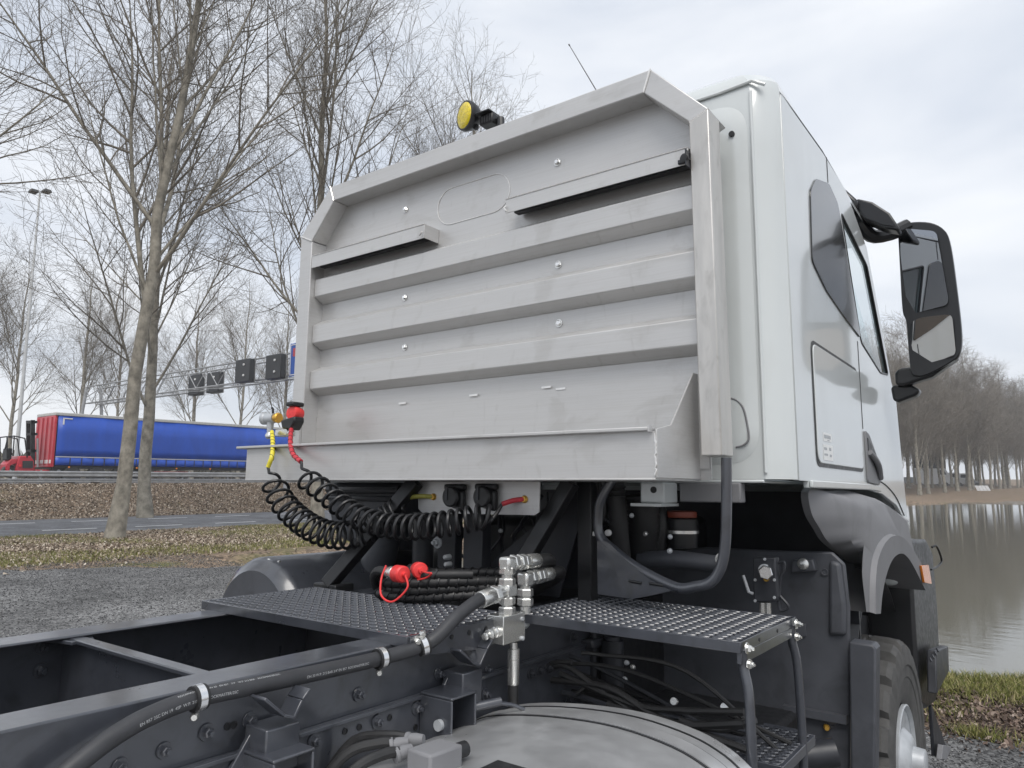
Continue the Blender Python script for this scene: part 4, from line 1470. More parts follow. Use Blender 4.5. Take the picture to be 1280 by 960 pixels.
# tray along the foot of the headboard
tray = build(MB().box((-3.10, 2.05, 1.663), (-.972, 2.054, 1.806)), 'tray', M_STEEL, HB)
build(MB().box((-3.16, 2.028, 1.8065), (-.985, 2.085, 1.8185)), 'tray_lip', M_STEEL, HB, bevel=.003)
build(MB().box((-3.10, 2.047, 1.6555), (-.972, 2.40, 1.6625)), 'tray_floor', M_STEEL, HB, bevel=.002)
build(MB().box((-3.1035, 2.055, 1.664), (-3.10, 2.40, 1.806)), 'tray_end', M_STEEL, HB)
pe = [(2.05, 1.664), (2.05, 1.812)] + [(tp(*q, X=-.968).y, tp(*q, X=-.968).z) for q in ((838, 531), (866, 466))] + [(2.44, 2.03), (2.44, 1.735), (2.405, 1.664)]
build(MB().prism([(-.971, y, z) for y, z in pe], (.006, 0, 0)), 'tray_gusset', M_STEEL, HB, bevel=.001)
wl_ = [(-.9705 + random.uniform(-.002, .002), 2.0485, z) for z in np.linspace(1.67, 1.80, 24)]
build(MB().tube(wl_, .0035, 6), 'weld_seam', M_WELD, HB)
build(MB().box((-.985, 2.026, 1.803), (-.979, 2.05, 1.822)), 'lip_end', M_STEEL, HB)
# rear upright of the left frame foot
build(MB().box((-3.108, 2.285, 1.815), (-3.02, 2.2985, 2.035)), 'post_foot', M_STEEL, HB, bevel=.002)

# lamps on top
lp_c = tp(583, 145, Y=2.36)
fd = Vector((-.30, -.94, -.06)).normalized()
wl2 = build(MB().lathe(lp_c, -fd, [(-.012, .066), (.0, .070), (.012, .068), (.035, .060), (.055, .045), (.065, .02)], 32), 'work_lamp', M_BLACK, TRUCK)
wl2['label'] = 'round black work lamp with yellow lens on the headboard'
build(MB().lathe(lp_c + fd * .010, fd, [(0, .060), (.004, .059), (.010, .045), (.013, .02), (.0135, .001)], 32), 'lens', M_YLENS, wl2, smooth=60)
build(MB().cyl(lp_c + Vector((.035, .03, -.055)), Vector((lp_c.x + .04, 2.38, 3.258)), .014, n=10), 'bracket', M_BLACK, wl2)
cp = tp(613, 151, Y=2.39)
cm_ = build(MB().box(cp + Vector((-.042, -.03, -.025)), cp + Vector((.035, .03, .022))), 'rear_camera', M_BLACK, TRUCK, bevel=.008)
cm_['label'] = 'small black ribbed work light beside the yellow lamp'
for k in range(5):
    build(MB().box(cp + Vector((-.036 + k * .014, -.034, -.02)), cp + Vector((-.031 + k * .014, -.0305, .014))), 'fin', M_RUBBER, cm_)
build(MB().box(cp + Vector((-.058, -.05, .0225)), cp + Vector((.03, .03, .030))), 'hood', M_BLACK, cm_, bevel=.003)
build(MB().cyl(cp + Vector((.05, .01, .0)), Vector((cp.x + .06, 2.39, 3.17)), .018, n=10), 'bracket', M_BLACK, cm_)

# ---------------------------------------------------------------- couplers on the tray's left end
def coupler(px_, py_, m_disc, red):
    c = tp(px_, py_, Y=2.14)
    if red:
        o = build(MB().lathe(c, (.1, -1, .05), [(-.05, .03), (-.02, .036), (.0, .036), (.006, .032), (.008, .015)], 20), 'air_coupler', M_RED, TRUCK)
        build(MB().box(c + Vector((-.028, -.02, .030)), c + Vector((.028, .05, .052))), 'coupler_body', M_BLACK, o, bevel=.008)
        build(MB().prism([c + Vector(v) for v in ((-.055, -.025, -.035), (.05, -.025, -.02), (.055, -.025, -.045), (.025, -.025, -.085), (-.04, -.025, -.075))], (0, .06, 0)), 'coupler_grip', M_BLACK, o, bevel=.008)
        build(MB().lathe(c + Vector((0, 0, -.115)), (0, 0, 1), [(0, .012), (.012, .02), (.02, .02), (.032, .012)], 12), 'hose_nut', M_ZINC, o)
    else:
        o = build(MB().lathe(c, (-1, -.2, 0), [(-.02, .024), (.03, .026), (.035, .03), (.05, .03), (.052, .02)], 20), 'air_coupler', M_HUB, TRUCK)
        build(MB().lathe(c + Vector((.035, 0, 0)), (1, .1, 0), [(0, .022), (.02, .026), (.028, .022)], 18), 'filter_disc', m_disc, o)
        build(MB().cyl(c + Vector((-.005, 0, -.02)), c + Vector((-.005, 0, -.07)), .018, .014, n=12), 'coupler_neck', M_HUB, o)
        build(MB().lathe(c + Vector((-.005, 0, -.10)), (0, 0, 1), [(0, .013), (.01, .021), (.02, .021), (.03, .014)], 12), 'hose_nut', M_ZINC, o)
        build(MB().tube([c + Vector((.012, 0, .02)), c + Vector((.01, 0, .045)), c + Vector((.0, 0, .052))], .006, 8), 'lever', M_BLACK, o)
        build(MB().box(c + Vector((.035, .0, -.09)), c + Vector((.13, .05, -.055))), 'coupler_bracket', M_ZINC, o, bevel=.004)
    return o


coupler(339, 523, M_BRASS, False)
coupler(365, 516, M_RED, True)


def helix(guide, rad, turns, r, n=26, phase=0.0, ease=1.0):
    Q = catmull(guide, 240)
    A = [0.0]
    for i in range(1, 240): A.append(A[-1] + (Q[i] - Q[i - 1]).length)
    k = int(turns * n)
    G = []
    for j in range(k):
        u = (j / (k - 1)) ** ease * A[-1]
        i = min(max(int(np.searchsorted(A, u)), 1), 239)
        f = (u - A[i - 1]) / max(A[i] - A[i - 1], 1e-9)
        G.append(Q[i - 1] + (Q[i] - Q[i - 1]) * f)
    out = []
    up = Vector((0, 0, 1))
    for i, p in enumerate(G):
        t = (G[min(i + 2, k - 1)] - G[max(i - 2, 0)]).normalized()
        s = t.cross(Vector((0, 0, 1)))
        if s.length < .2: s = t.cross(Vector((0, 1, 0)))
        s.normalize()
        w = s.cross(t)
        a = phase + 2 * math.pi * i / n
        q = rad * min(1, i / (n * .7), (k - 1 - i) / (n * .7))
        out.append(p + (s * math.cos(a) + w * math.sin(a)) * q)
    return out


def suzi(name, label, start, sleeve_px, guide_px, turns, end_px, msl, rad, plug_col):
    e = tag(empty(name, tp(*guide_px[3], Y=2.0), truck=True), label, 'air hose', 'coiled air hoses')
    sl = [tp(x, y, Y=yy) for x, y, yy in sleeve_px]
    build(MB().tube(catmull(sl, 24), .0105, 12), 'sleeve', msl, e)
    hx = []
    S_ = catmull(sl, 60)
    for i in range(160):
        p = S_[int(i / 160 * 59)]
        hx.append(p)
    sp_ = helix(sl, .0112, 9, .002, 14)
    build(MB().tube(sp_, .0010, 4), 'spiral_guard', M_BLACK, e)
    g = [tp(x, y, Y=yy) for x, y, yy in guide_px]
    build(MB().tube([sl[-1]] + helix(g, rad, turns, .0065, 24, ease=.72), .0068, 8), 'coil', M_BLACK, e)
    en = [g[-1]] + [tp(x, y, Y=yy) for x, y, yy in end_px]
    build(MB().tube(catmull(en[:-1] + [en[-2] + (en[-1] - en[-2]) * .2], 16), .007, 8), 'hose_end', M_BLACK, e)
    build(MB().tube(catmull([en[-2], (en[-2] + en[-1]) / 2 + Vector((0, 0, .004)), en[-1]], 10), .0095, 10), 'end_sleeve', plug_col, e)
    build(MB().lathe(en[-1], (0, -1, 0), [(-.02, .014), (.0, .014), (.006, .010)], 14), 'end_fitting', M_BRASS, e)
    return e


suzi('coiled_air_hose', 'black coiled air hose with yellow sleeve hanging from the tray', None,
     ((340, 540, 2.12), (341, 555, 2.06), (340, 570, 2.01), (335, 584, 2.0)),
     ((336, 588, 2.0), (343, 606, 1.99), (352, 626, 1.98), (370, 646, 1.98), (392, 661, 1.98), (416, 669, 2.0), (440, 668, 2.02), (462, 660, 2.06), (484, 648, 2.12), (503, 634, 2.15)), 21,
     ((509, 622, 2.17), (541, 621, 2.195)), M_YELHOSE, .052, M_YELDULL)
suzi('coiled_air_hose', 'black coiled air hose with red sleeve hanging from the tray', None,
     ((364, 537, 2.12), (363, 552, 2.05), (366, 567, 2.0), (376, 577, 1.97)),
     ((377, 580, 1.97), (382, 597, 1.96), (402, 612, 1.95), (424, 630, 1.95), (446, 645, 1.95), (472, 655, 1.96), (504, 659, 1.98), (540, 657, 2.0), (572, 652, 2.04), (598, 646, 2.08), (616, 648, 2.12)), 24,
     ((622, 640, 2.14), (628, 630, 2.16), (655, 624, 2.195)), M_REDHOSE, .044, M_REDHOSE)

# ---------------------------------------------------------------- connection panel under the tray
jp = [tp(522, 598, Y=2.2), tp(523, 636, Y=2.2), tp(528, 641, Y=2.2), tp(668, 644, Y=2.2), tp(674, 640, Y=2.2), tp(675, 599, Y=2.2)]
for p in jp[:1] + jp[-1:]: p.z = 1.654
con = build(MB().prism(jp, (0, .005, 0)), 'connection_panel', M_STEEL, TRUCK)
for q in ((572, 621), (611, 621)):
    c = tp(*q, Y=2.2)
    s = build(MB().lathe(c, (0, -1, 0), [(0, .044), (.01, .046), (.03, .04), (.045, .04), (.05, .034)], 24), 'trailer_socket', M_BLACK, con)
    build(MB().box(c + Vector((-.05, -.03, .026)), c + Vector((.052, -.002, .05))), 'socket_hinge', M_BLACK, s, bevel=.008)
    build(MB().box(c + Vector((.02, -.028, -.052)), c + Vector((.05, -.002, .026))), 'socket_flange', M_BLACK, s, bevel=.01)
    build(MB().box(c + Vector((-.02, -.054, -.012)), c + Vector((-.008, -.05, .034))), 'socket_clip', M_DARK, s)

# ---------------------------------------------------------------- braces and dark structure under the tray
def beam(a, b, w, h, name, m=M_BLACK, parent=TRUCK):
    a, b = Vector(a), Vector(b)
    t = (b - a).normalized()
    s = t.cross(Vector((0, 1, 0)))
    s = s.normalized() if s.length > .1 else Vector((1, 0, 0))
    u = s.cross(t).normalized()
    c8 = [a + s * i * w / 2 + u * j * h / 2 for i, j in ((-1, -1), (1, -1), (1, 1), (-1, 1))]
    return build(MB().hexa(c8 + [p + (b - a) for p in c8]), name, m, parent, bevel=.004)


beam((-2.43, 2.02, 1.23), (-2.10, 2.18, 1.655), .055, .05, 'headboard_brace')
build(MB().box((-2.50, 2.0, 1.205), (-2.36, 2.10, 1.235)), 'brace_foot', M_BLACK, TRUCK, bevel=.005)
beam((-1.68, 2.22, 1.22), (-1.43, 2.30, 1.655), .055, .05, 'headboard_brace')
beam((-1.42, 2.40, 1.20), (-1.42, 2.40, 1.655), .06, .05, 'upright')
beam((-2.12, 2.42, 1.20), (-2.12, 2.42, 1.655), .10, .05, 'upright', M_DARK)
beam((-1.92, 2.36, 1.20), (-1.92, 2.36, 1.60), .10, .06, 'upright', M_DARK)
p = tp(547, 678, Y=2.33)
bolt(p, (0, -1, 0), .015, TRUCK, M_HUB)
for q in ((562, 696), (563, 705)):
    p = tp(*q, Y=2.33)
    build(MB().lathe(p, (0, -1, 0), [(0, .012), (.03, .01), (.035, .006)], 10), 'stud', M_HUB, TRUCK)
build(MB().prism([(-2.03, 2.40, 1.22), (-1.55, 2.40, 1.22), (-1.42, 2.40, 1.60), (-1.50, 2.40, 1.60)], (0, .01, 0)), 'web_plate', M_DARK, TRUCK)
# air intake trunk and filter housing at the left
ai = [tp(*q, Y=2.6) for q in ((404, 603), (412, 652), (426, 676), (500, 690), (505, 603))]
build(MB().prism(ai, (0, .35, 0)), 'air_filter_housing', M_GUARD, TRUCK, bevel=.03)
build(MB().tube([tp(410, 612, Y=2.58), tp(500, 612, Y=2.58)], .02, 8), 'housing_rim', M_DARK, TRUCK)
build(MB().tube([tp(410, 622, Y=2.58), tp(500, 624, Y=2.58)], .014, 8), 'housing_rim', M_DARK, TRUCK)
p0 = tp(490, 640, Y=2.5)
build(MB().tube(catmull([tp(478, 635, Y=2.52), tp(482, 665, Y=2.52), tp(474, 700, Y=2.52), tp(455, 735, Y=2.52)], 16), [.06 + .002 * i for i in range(16)], 16), 'intake_duct', M_GUARD, TRUCK)
build(MB().tube([tp(530, 640, Y=2.5), tp(528, 740, Y=2.5)], .05, 14), 'duct', M_DARK, TRUCK)
# left fuel tank
tk = build(MB().lathe((-2.87, 1.97, 1.0), (0, 1, 0), [(0, .20), (.0, .26), (.03, .30), (.06, .315), (1.1, .315), (1.12, .30), (1.15, .2)], 40), 'air_tank', M_FRAME, TRUCK)
for yy in (2.10, 2.22):
    build(MB().lathe((-2.87, yy, .98), (0, 1, 0), [(0, .3155), (0, .328), (.04, .328), (.04, .3155)], 40), 'tank_strap', M_BLACK, tk)
build(MB().tube([(-2.87, 2.02, 1.29), (-2.84, 2.02, 1.305), (-2.8, 2.03, 1.295), (-2.77, 2.03, 1.30)], .006, 6), 'tank_chain', M_ZINC, tk)

# engine, gearbox and lines in the dark behind
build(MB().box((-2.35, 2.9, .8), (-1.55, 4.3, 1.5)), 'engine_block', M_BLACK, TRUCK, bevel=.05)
build(MB().lathe((-1.95, 2.2, 1.0), (0, 1, 0), [(0, .12), (.1, .2), (.5, .26), (.75, .36)], 24), 'gearbox', M_BLACK, TRUCK)
build(MB().tube(catmull([tp(768, 600, Y=2.45), tp(772, 640, Y=2.47), tp(776, 690, Y=2.5), tp(780, 730, Y=2.55)], 12), .036, 14), 'coolant_hose', M_RUBBER, TRUCK)
for yy in (608, 614, 620):
    p = tp(769, yy, Y=2.45)
    build(MB().lathe(p, (0, .05, 1), [(-.004, .038), (0, .042), (.004, .038)], 18), 'hose_ring', M_RUBBER, TRUCK)
cor = catmull([tp(800, 618, Y=2.6), tp(805, 650, Y=2.62), tp(800, 690, Y=2.66), tp(790, 715, Y=2.7)], 40)
build(MB().tube(cor, [.058 + (.006 if i % 2 else 0) for i in range(40)], 16), 'corrugated_hose', M_RUBBER, TRUCK, smooth=80)
build(MB().tube(catmull([tp(818, 625, Y=2.7), tp(826, 655, Y=2.7), tp(820, 690, Y=2.7)], 12), .035, 12), 'pipe', M_BLACK, TRUCK)
can = tp(852, 668, Y=2.75)
cn = build(MB().lathe(can + Vector((0, 0, -.06)), (0, 0, 1), [(0, .03), (.01, .06), (.07, .066), (.12, .066), (.125, .05)], 24), 'oil_filler', M_BLACK, TRUCK)
build(MB().lathe(can + Vector((0, 0, .066)), (0, 0, 1), [(0, .058), (.004, .061), (.022, .061), (.026, .05)], 24), 'orange_ring', mat('orange_dull', (.26, .06, .035), .5), cn)
build(MB().lathe(can + Vector((0, 0, .005)), (0, 0, 1), [(0, .066), (0, .0685), (.012, .0685), (.012, .066)], 24), 'hose_clamp', M_ZINC, cn)
# horizontal tube to the cab mount
hb = [tp(800, 700, Y=2.62), tp(845, 699, Y=2.62), tp(905, 706, Y=2.62)]
build(MB().tube(hb, [.034, .034, .030], 12), 'cab_mount_beam', M_GUARD, TRUCK)
bolt(tp(902, 699, Y=2.575), (0, -1, 0), .014, TRUCK, M_ZINC)
# cable looms
for k in range(9):
    x0p = 725 + k * 3
    pts = [tp(x0p + random.uniform(-6, 6), 600, Y=2.42), tp(x0p + 6 + random.uniform(-8, 8), 640, Y=2.44), tp(735 + random.uniform(-10, 10), 690, Y=2.44), tp(726 + k * 2 + random.uniform(-4, 4), 728, Y=2.45)]
    build(MB().tube(catmull(pts, 18), random.uniform(.005, .011), 7), 'cable', M_RUBBER, TRUCK)
for q in ((741, 667), (761, 666)):
    p = tp(*q, Y=2.40)
    build(MB().lathe(p, (0, -1, 0), [(0, .012), (.012, .011), (.014, .006)], 12), 'screw_head', M_WHITE, TRUCK)
build(MB().prism([tp(672, 640, Y=2.5), tp(722, 612, Y=2.5), tp(722, 735, Y=2.5), tp(650, 735, Y=2.5)], (0, .02, 0)), 'side_plate', M_DARK, TRUCK)
# dark floor shields so the bay stays closed
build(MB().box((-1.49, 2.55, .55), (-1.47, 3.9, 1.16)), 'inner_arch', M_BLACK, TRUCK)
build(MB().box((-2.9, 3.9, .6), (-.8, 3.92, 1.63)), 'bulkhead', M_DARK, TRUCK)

# ---------------------------------------------------------------- hydraulic hose along the rail, with clamps
hp = [tp(60, 985, X=-1.455), tp(100, 952, X=-1.455), tp(140, 922, X=-1.46), tp(185, 896, X=-1.465), tp(245, 873, X=-1.468), tp(320, 857, X=-1.468), tp(400, 840, X=-1.468), tp(475, 823, X=-1.468), tp(523, 809, X=-1.44), tp(545, 797, X=-1.42), tp(572, 770, X=-1.41), tp(595, 752, X=-1.415), tp(608, 747, X=-1.42)]
hose = build(MB().tube(catmull(hp, 90), .0192, 16), 'hydraulic_hose', M_HOSE, TRUCK)
hl = catmull(hp, 400)
# white print along the hose: rows of small letter-like strokes on its surface
FONTM = mat('hose_print', (0.42, 0.43, 0.44), 0.6)


def hose_text(txt, i0, up_ang, size):
    """flat lettering wrapped on the hose surface"""
    cu = bpy.data.curves.new('print', 'FONT')
    cu.body = txt
    cu.size = size
    ob = bpy.data.objects.new('print', cu)
    me = bpy.data.meshes.new_from_object(ob)
    bpy.data.objects.remove(ob)
    L = [0.0]
    for i in range(1, len(hl)): L.append(L[-1] + (hl[i] - hl[i - 1]).length)
    base = L[i0]
    vs = []
    for v in me.vertices:
        s = base + v.co.x
        i = min(max(int(np.searchsorted(L, s)) - 1, 1), len(hl) - 2)
        f = (s - L[i]) / max(L[i + 1] - L[i], 1e-6)
        p = hl[i] + (hl[i + 1] - hl[i]) * f
        t = (hl[i + 1] - hl[i - 1]).normalized()
        right = t.cross(Vector((0, 0, 1))).normalized()
        upv = right.cross(t)
        a = up_ang + v.co.y / .0195
        vs.append(p + (right * math.cos(a) + upv * math.sin(a)) * .0196)
    e = MB().add(vs, [tuple(pl_.vertices) for pl_ in me.polygons])
    return build(e, 'hose_print', FONTM, hose, smooth=0)


hose_text('EN 857 2SC DN 19  4SP  W.P. 215 BAR  ROCKMASTER/2SC', 88, -.15, .0085)
hose_text('DN 20 W.P. 215 BAR 3/4" EN 857  ROCKMASTER/2SC', 190, -.15, .0085)
hose_text('ROCKMASTER/2SC   DN 20   EN 857   3/4"   W.P. 215 BAR    ROCKMASTER/2SC', 120, .95, .007)


def p_clamp(i, stem=True, up=False):
    p = hl[i]
    t = (hl[min(i + 3, 399)] - hl[i - 3]).normalized()
    o = build(MB().lathe(p - t * .013, t, [(0, .0208), (0, .026), (.028, .026), (.028, .0208)], 28), 'pipe_clamp', M_RUBBER, TRUCK)
    build(MB().lathe(p - t * .0075, t, [(0, .0261), (0, .028), (.015, .028), (.015, .0261)], 28), 'clamp_band', M_CHROME, o)
    d = Vector((.3, -.2, 1)) if up else Vector((.15, -.12, -1))
    d.normalize()
    c = p + d * .035 - t * .004
    build(MB().lathe(c + Vector((-.012, .01, 0)), Vector((.8, -.6, 0)), [(0, .009), (.018, .0095), (.024, .006)], 8), 'clamp_bolt', M_ZINC, o)


def near_i(px, py):
    q = tp(px, py, X=-1.465)
    return min(range(len(hl)), key=lambda i: (hl[i] - q).length)


p_clamp(near_i(249, 872))
p_clamp(near_i(477, 823))
p_clamp(near_i(523, 809), up=True)

# ---------------------------------------------------------------- valve block and fittings
X0 = -1.425
blk_c = Vector((-1.43, 1.93, 1.185))
VB = build(MB().box((-1.465, 1.856, 1.148), (-1.40, 1.972, 1.233)), 'valve_block', M_ZINC, TRUCK, bevel=.002)
VB['label'] = 'shiny zinc hydraulic valve block beside the gratings'


def fitting(path, parent, r=.017, name='fitting', nut=True):
    """threaded hydraulic fitting: body tube, hex nuts and collars"""
    P_ = [Vector(p) for p in path]
    o = build(MB().tube(P_, r, 12), name, M_ZINC, parent)
    return o


def hexnut(c, ax, r, h, parent, m=None):
    ax = Vector(ax).normalized()
    build(MB().lathe(Vector(c) - ax * h / 2, ax, [(0, r * .88), (h * .15, r), (h * .85, r), (h, r * .88)], 6), 'hex_nut', m or M_ZINC, parent, smooth=20)


t1_ = tp(634, 770, X=X0)
ax_ = t1_.copy()
col_x, col_y = X0, tp(634, 745, X=X0).y
zt_ = tp(634, 704, X=X0).z
zb3 = 1.232
fitting([(col_x, col_y, zb3), (col_x, col_y, zt_ - .014)], VB, .019)
for z in (zb3 + .012, zb3 + .042, zb3 + .10, zb3 + .135): hexnut((col_x, col_y, z), (0, 0, 1), .027, .024, VB)
build(MB().box((col_x - .023, col_y - .023, zb3 + .056), (col_x + .023, col_y + .023, zb3 + .092)), 'tee_body', M_ZINC, VB, bevel=.004)
# top elbow forward to hose 1
e1 = Vector((col_x, col_y, zt_))
build(MB().box(e1 + Vector((-.022, -.022, -.026)), e1 + Vector((.022, .022, .02))), 'elbow', M_ZINC, VB, bevel=.008)
d1 = Vector((-.02, 1, -.02)).normalized()
d1 = (tp(690, 699, X=-1.44) - e1).normalized()
fitting([e1 + d1 * .01, e1 + d1 * .17], VB, .018)
for s in (.035, .075, .10): hexnut(e1 + d1 * s, d1, .026, .026, VB)
build(MB().lathe(e1 + d1 * .12, d1, [(0, .022), (.005, .0245), (.06, .0245), (.065, .022)], 16), 'ferrule', M_ZINC, VB)
build(MB().tube(catmull([e1 + d1 * .17, e1 + d1 * .26, e1 + d1 * .33 + Vector((-.05, 0, -.03)), e1 + d1 * .36 + Vector((-.2, .05, -.1))], 16), .0205, 12), 'hydraulic_hose', M_RUBBER, TRUCK)
# second column and elbow
c2y = tp(650, 745, X=X0 + .0).y + .03
z2 = tp(650, 724, X=X0).z
e2 = Vector((col_x, c2y, z2))
fitting([(col_x, c2y, 1.222), (col_x, c2y, z2 - .012)], VB, .019)
for z in (z2 - .045, z2 - .075): hexnut((col_x, c2y, z), (0, 0, 1), .027, .026, VB)
build(MB().box(e2 + Vector((-.022, -.022, -.026)), e2 + Vector((.022, .022, .02))), 'elbow', M_ZINC, VB, bevel=.008)
d2 = (tp(692, 716, X=-1.44) - e2).normalized()
fitting([e2 + d2 * .01, e2 + d2 * .16], VB, .018)
for s in (.035, .075, .10): hexnut(e2 + d2 * s, d2, .026, .026, VB)
build(MB().lathe(e2 + d2 * .115, d2, [(0, .022), (.005, .0245), (.05, .0245), (.055, .022)], 16), 'ferrule', M_ZINC, VB)
build(MB().tube(catmull([e2 + d2 * .16, e2 + d2 * .24, e2 + d2 * .30 + Vector((-.05, 0, -.03)), e2 + d2 * .33 + Vector((-.2, .05, -.1))], 16), .0205, 12), 'hydraulic_hose', M_RUBBER, TRUCK)
# ferrule of the long hose
hs, he = Vector(hp[-1]), Vector((col_x, col_y - .01, zb3 + .075))
dh = (he - hs).normalized()
build(MB().lathe(hs - dh * .035, dh, [(0, .0235), (.004, .026), (.06, .026), (.066, .022)], 18), 'ferrule', M_ZINC, VB)
hexnut(hs + dh * .045, dh, .027, .026, VB)
fitting([hs, he], VB, .017)
# stub towards the camera, plug on the far side, lower quick coupling
sb = tp(606, 793, X=-1.44)
ds = (sb - Vector((-1.44, 1.90, 1.185))).normalized()
ds = Vector((.25, -1, .0)).normalized()
s0_ = Vector((-1.435, 1.865, 1.183))
build(MB().lathe(s0_, ds, [(0, .018), (.02, .018), (.022, .0135), (.045, .0135), (.047, .017), (.055, .017), (.057, .009), (.072, .009), (.074, .011), (.084, .011), (.086, .007)], 18), 'quick_plug', M_ZINC, VB)
build(MB().lathe((-1.43, 1.985, 1.19), (0, 1, 0), [(0, .014), (.012, .014), (.012, .018), (.03, .018)], 6), 'plug', M_HUB, VB)
lc = Vector((-1.43, tp(642, 800, X=-1.43).y, 1.14))
build(MB().lathe(lc, (0, 0, -1), [(0, .014), (.018, .014), (.02, .020), (.05, .020), (.052, .0175), (.054, .0195), (.125, .0195), (.13, .017)], 20), 'quick_coupling', M_ZINC, VB)
build(MB().cyl(lc + Vector((0, 0, -.128)), lc + Vector((0, 0, -.42)), .017, n=14), 'drain_hose', M_RUBBER, VB)
build(MB().lathe((-1.40, 1.955, 1.155), (1, 0, 0), [(0, .007), (.006, .007), (.008, .004)], 10), 'screw', M_HUB, VB)
build(MB().lathe((-1.40, 1.955, 1.215), (1, 0, 0), [(0, .006), (.004, .006)], 10), 'screw', M_HUB, VB)

# ---------------------------------------------------------------- coiled hydraulic hoses lying behind the left grating
HBN = tag(empty('coiled_hydraulic_hose', (-1.87, 2.10, 1.225), truck=True), 'black spiral-wrapped hose bundle with red caps lying behind the left grating', 'hose')
loop = []
for k in range(3 * 48 + 20):
    a = 2.6 + 2 * math.pi * k / 48
    lv = k / 48
    rx, ry = .245 + .012 * math.sin(k * .31), .135 + .008 * math.cos(k * .23)
    ux, uy = math.cos(a) * rx, math.sin(a) * ry
    loop.append(Vector((-1.80 + ux * .80 - uy * .45, 2.07 + ux * .62 + uy * .75, 1.242 + .024 * lv + .004 * math.sin(k * .4))))
build(MB().tube(loop, .0165, 12), 'hose', M_RUBBER, HBN)
sp2 = helix(loop[::4], .0175, 118, .003, 10)
build(MB().tube(sp2, .0042, 5), 'spiral_wrap', M_BLACK, HBN)
for q, dv in (((490, 716), (.95, -.25, .02)), ((520, 712), (.8, -.55, .05))):
    c = tp(*q, Z=1.335)
    d = Vector(dv).normalized()
    build(MB().tube(catmull([c - d * .03, c - d * .10, c - d * .16 + Vector((0, .02, -.03)), c - d * .20 + Vector((0, .06, -.07))], 12), .016, 10), 'hose_tail', M_RUBBER, HBN)
    build(MB().lathe(c - d * .03, d, [(0, .017), (.02, .018), (.022, .022), (.045, .022), (.047, .019), (.06, .019)], 18), 'coupling', M_ZINC, HBN)
    build(MB().lathe(c + d * .03, d, [(0, .027), (.004, .029), (.045, .0285), (.05, .024), (.052, .01), (.064, .008)], 24), 'red_cap', M_RED, HBN)
    tcd = c + d * .09
    if q[0] == 490:
        build(MB().tube(catmull([c + d * .09, c + d * .105 + Vector((.01, -.01, -.04)), c + d * .07 + Vector((0, -.04, -.085)), c + d * .02 + Vector((-.01, -.05, -.07)), c + Vector((-.02, -.03, -.02)), c + Vector((-.02, -.01, .024))], 30), .0035, 7), 'cap_lanyard', M_RED, HBN)
    else:
        build(MB().tube(catmull([c + d * .09, c + d * .13 + Vector((.02, 0, -.003)), c + d * .15 + Vector((.03, 0, -.004)), c + d * .1 + Vector((.03, -.01, -.02)), c + d * .04 + Vector((0, -.02, -.035))], 24), .0035, 7), 'cap_lanyard', M_RED, HBN)

# ---------------------------------------------------------------- handrail with its plate
pr_ = [tp(908, 572, Y=2.33), tp(908, 640, Y=2.33), tp(906, 685, Y=2.33), tp(900, 712, Y=2.33), tp(888, 728, Y=2.33), tp(870, 733, Y=2.33), tp(845, 734, Y=2.33), tp(800, 712, Y=2.335), tp(770, 690, Y=2.335), tp(750, 670, Y=2.335), tp(748, 640, Y=2.335), tp(753, 620, Y=2.335), tp(766, 598, Y=2.335)]
hr = build(MB().tube(catmull(pr_, 90), .0175, 16), 'handrail', M_FRAME, TRUCK)
pp = catmull([tp(*q, Y=2.318) for q in ((746, 676), (755, 676), (764, 681), (785, 702), (805, 714), (840, 732))], 20) + [tp(*q, Y=2.318) for q in ((838, 739), (822, 743), (790, 749), (747, 743))]
pl_o = build(MB().prism(pp, (0, .006, 0)), 'handrail_plate', M_FRAME, TRUCK, bevel=.001)
for a, b in (((786, 726), (802, 729)), ((812, 729), (829, 732))):
    p, q = tp(*a, Y=2.3175), tp(*b, Y=2.3175)
    build(MB().tube([p, q], .005, 8), 'slot', M_BLACK, pl_o)

# ---------------------------------------------------------------- cab
CAB = empty('cab', (XC, 3.6, 1.66), truck=True)
bpy.data.objects.remove(CAB)
XR, XL = -.715, -3.215


def cab_side(x, s):
    """outer side panel with its window opening; s=+1 right"""
    o_ = [(2.66, 1.665), (2.66, 3.125), (3.3, 3.14), (3.75, 3.12), (4.20, 2.95), (4.46, 2.62), (4.70, 2.27), (4.82, 2.2), (4.87, 1.9), (4.95, 1.5), (4.84, 1.47), (4.6, 1.56), (4.2, 1.622), (3.85, 1.64), (2.78, 1.640), (2.78, 1.665)]
    w_ = [(3.60, 2.955), (4.17, 2.84), (4.60, 2.30), (4.36, 2.28), (3.885, 2.37)]
    wh = rounded([(x, y, z) for y, z in w_], .03, 3)
    return MB().holed([(x, y, z) for y, z in o_], [wh], (-.02 * s, 0, 0)), [(x, y, z) for y, z in w_]


# body shell: rear wall with rounded corners, roof, floor, front
def cab_ring(z, inset, front, rear=2.56):
    r = .085
    pts = []
    xr, xl = XR - inset, XL + inset
    y0_ = rear + inset * .8
    for k in range(9):       # right rear corner
        a = -math.pi / 2 + (math.pi / 2) * k / 8
        ci = Vector((xr - r + r * math.cos(a), y0_ + r + r * math.sin(a), z))
        cf = Vector((xr - r + r * k / 8, y0_ + r * k / 8, z))
        pts.append(ci * .42 + cf * .58)
    fr = []
    pts2 = [Vector((xr, front - .30, z)), Vector((xr - .06, front - .12, z)), Vector((xr - .25, front - .02, z)), Vector((xr - .6, front, z))]
    left = [Vector((XC * 2 - p.x, p.y, p.z)) for p in pts][::-1]
    return pts, pts2, left


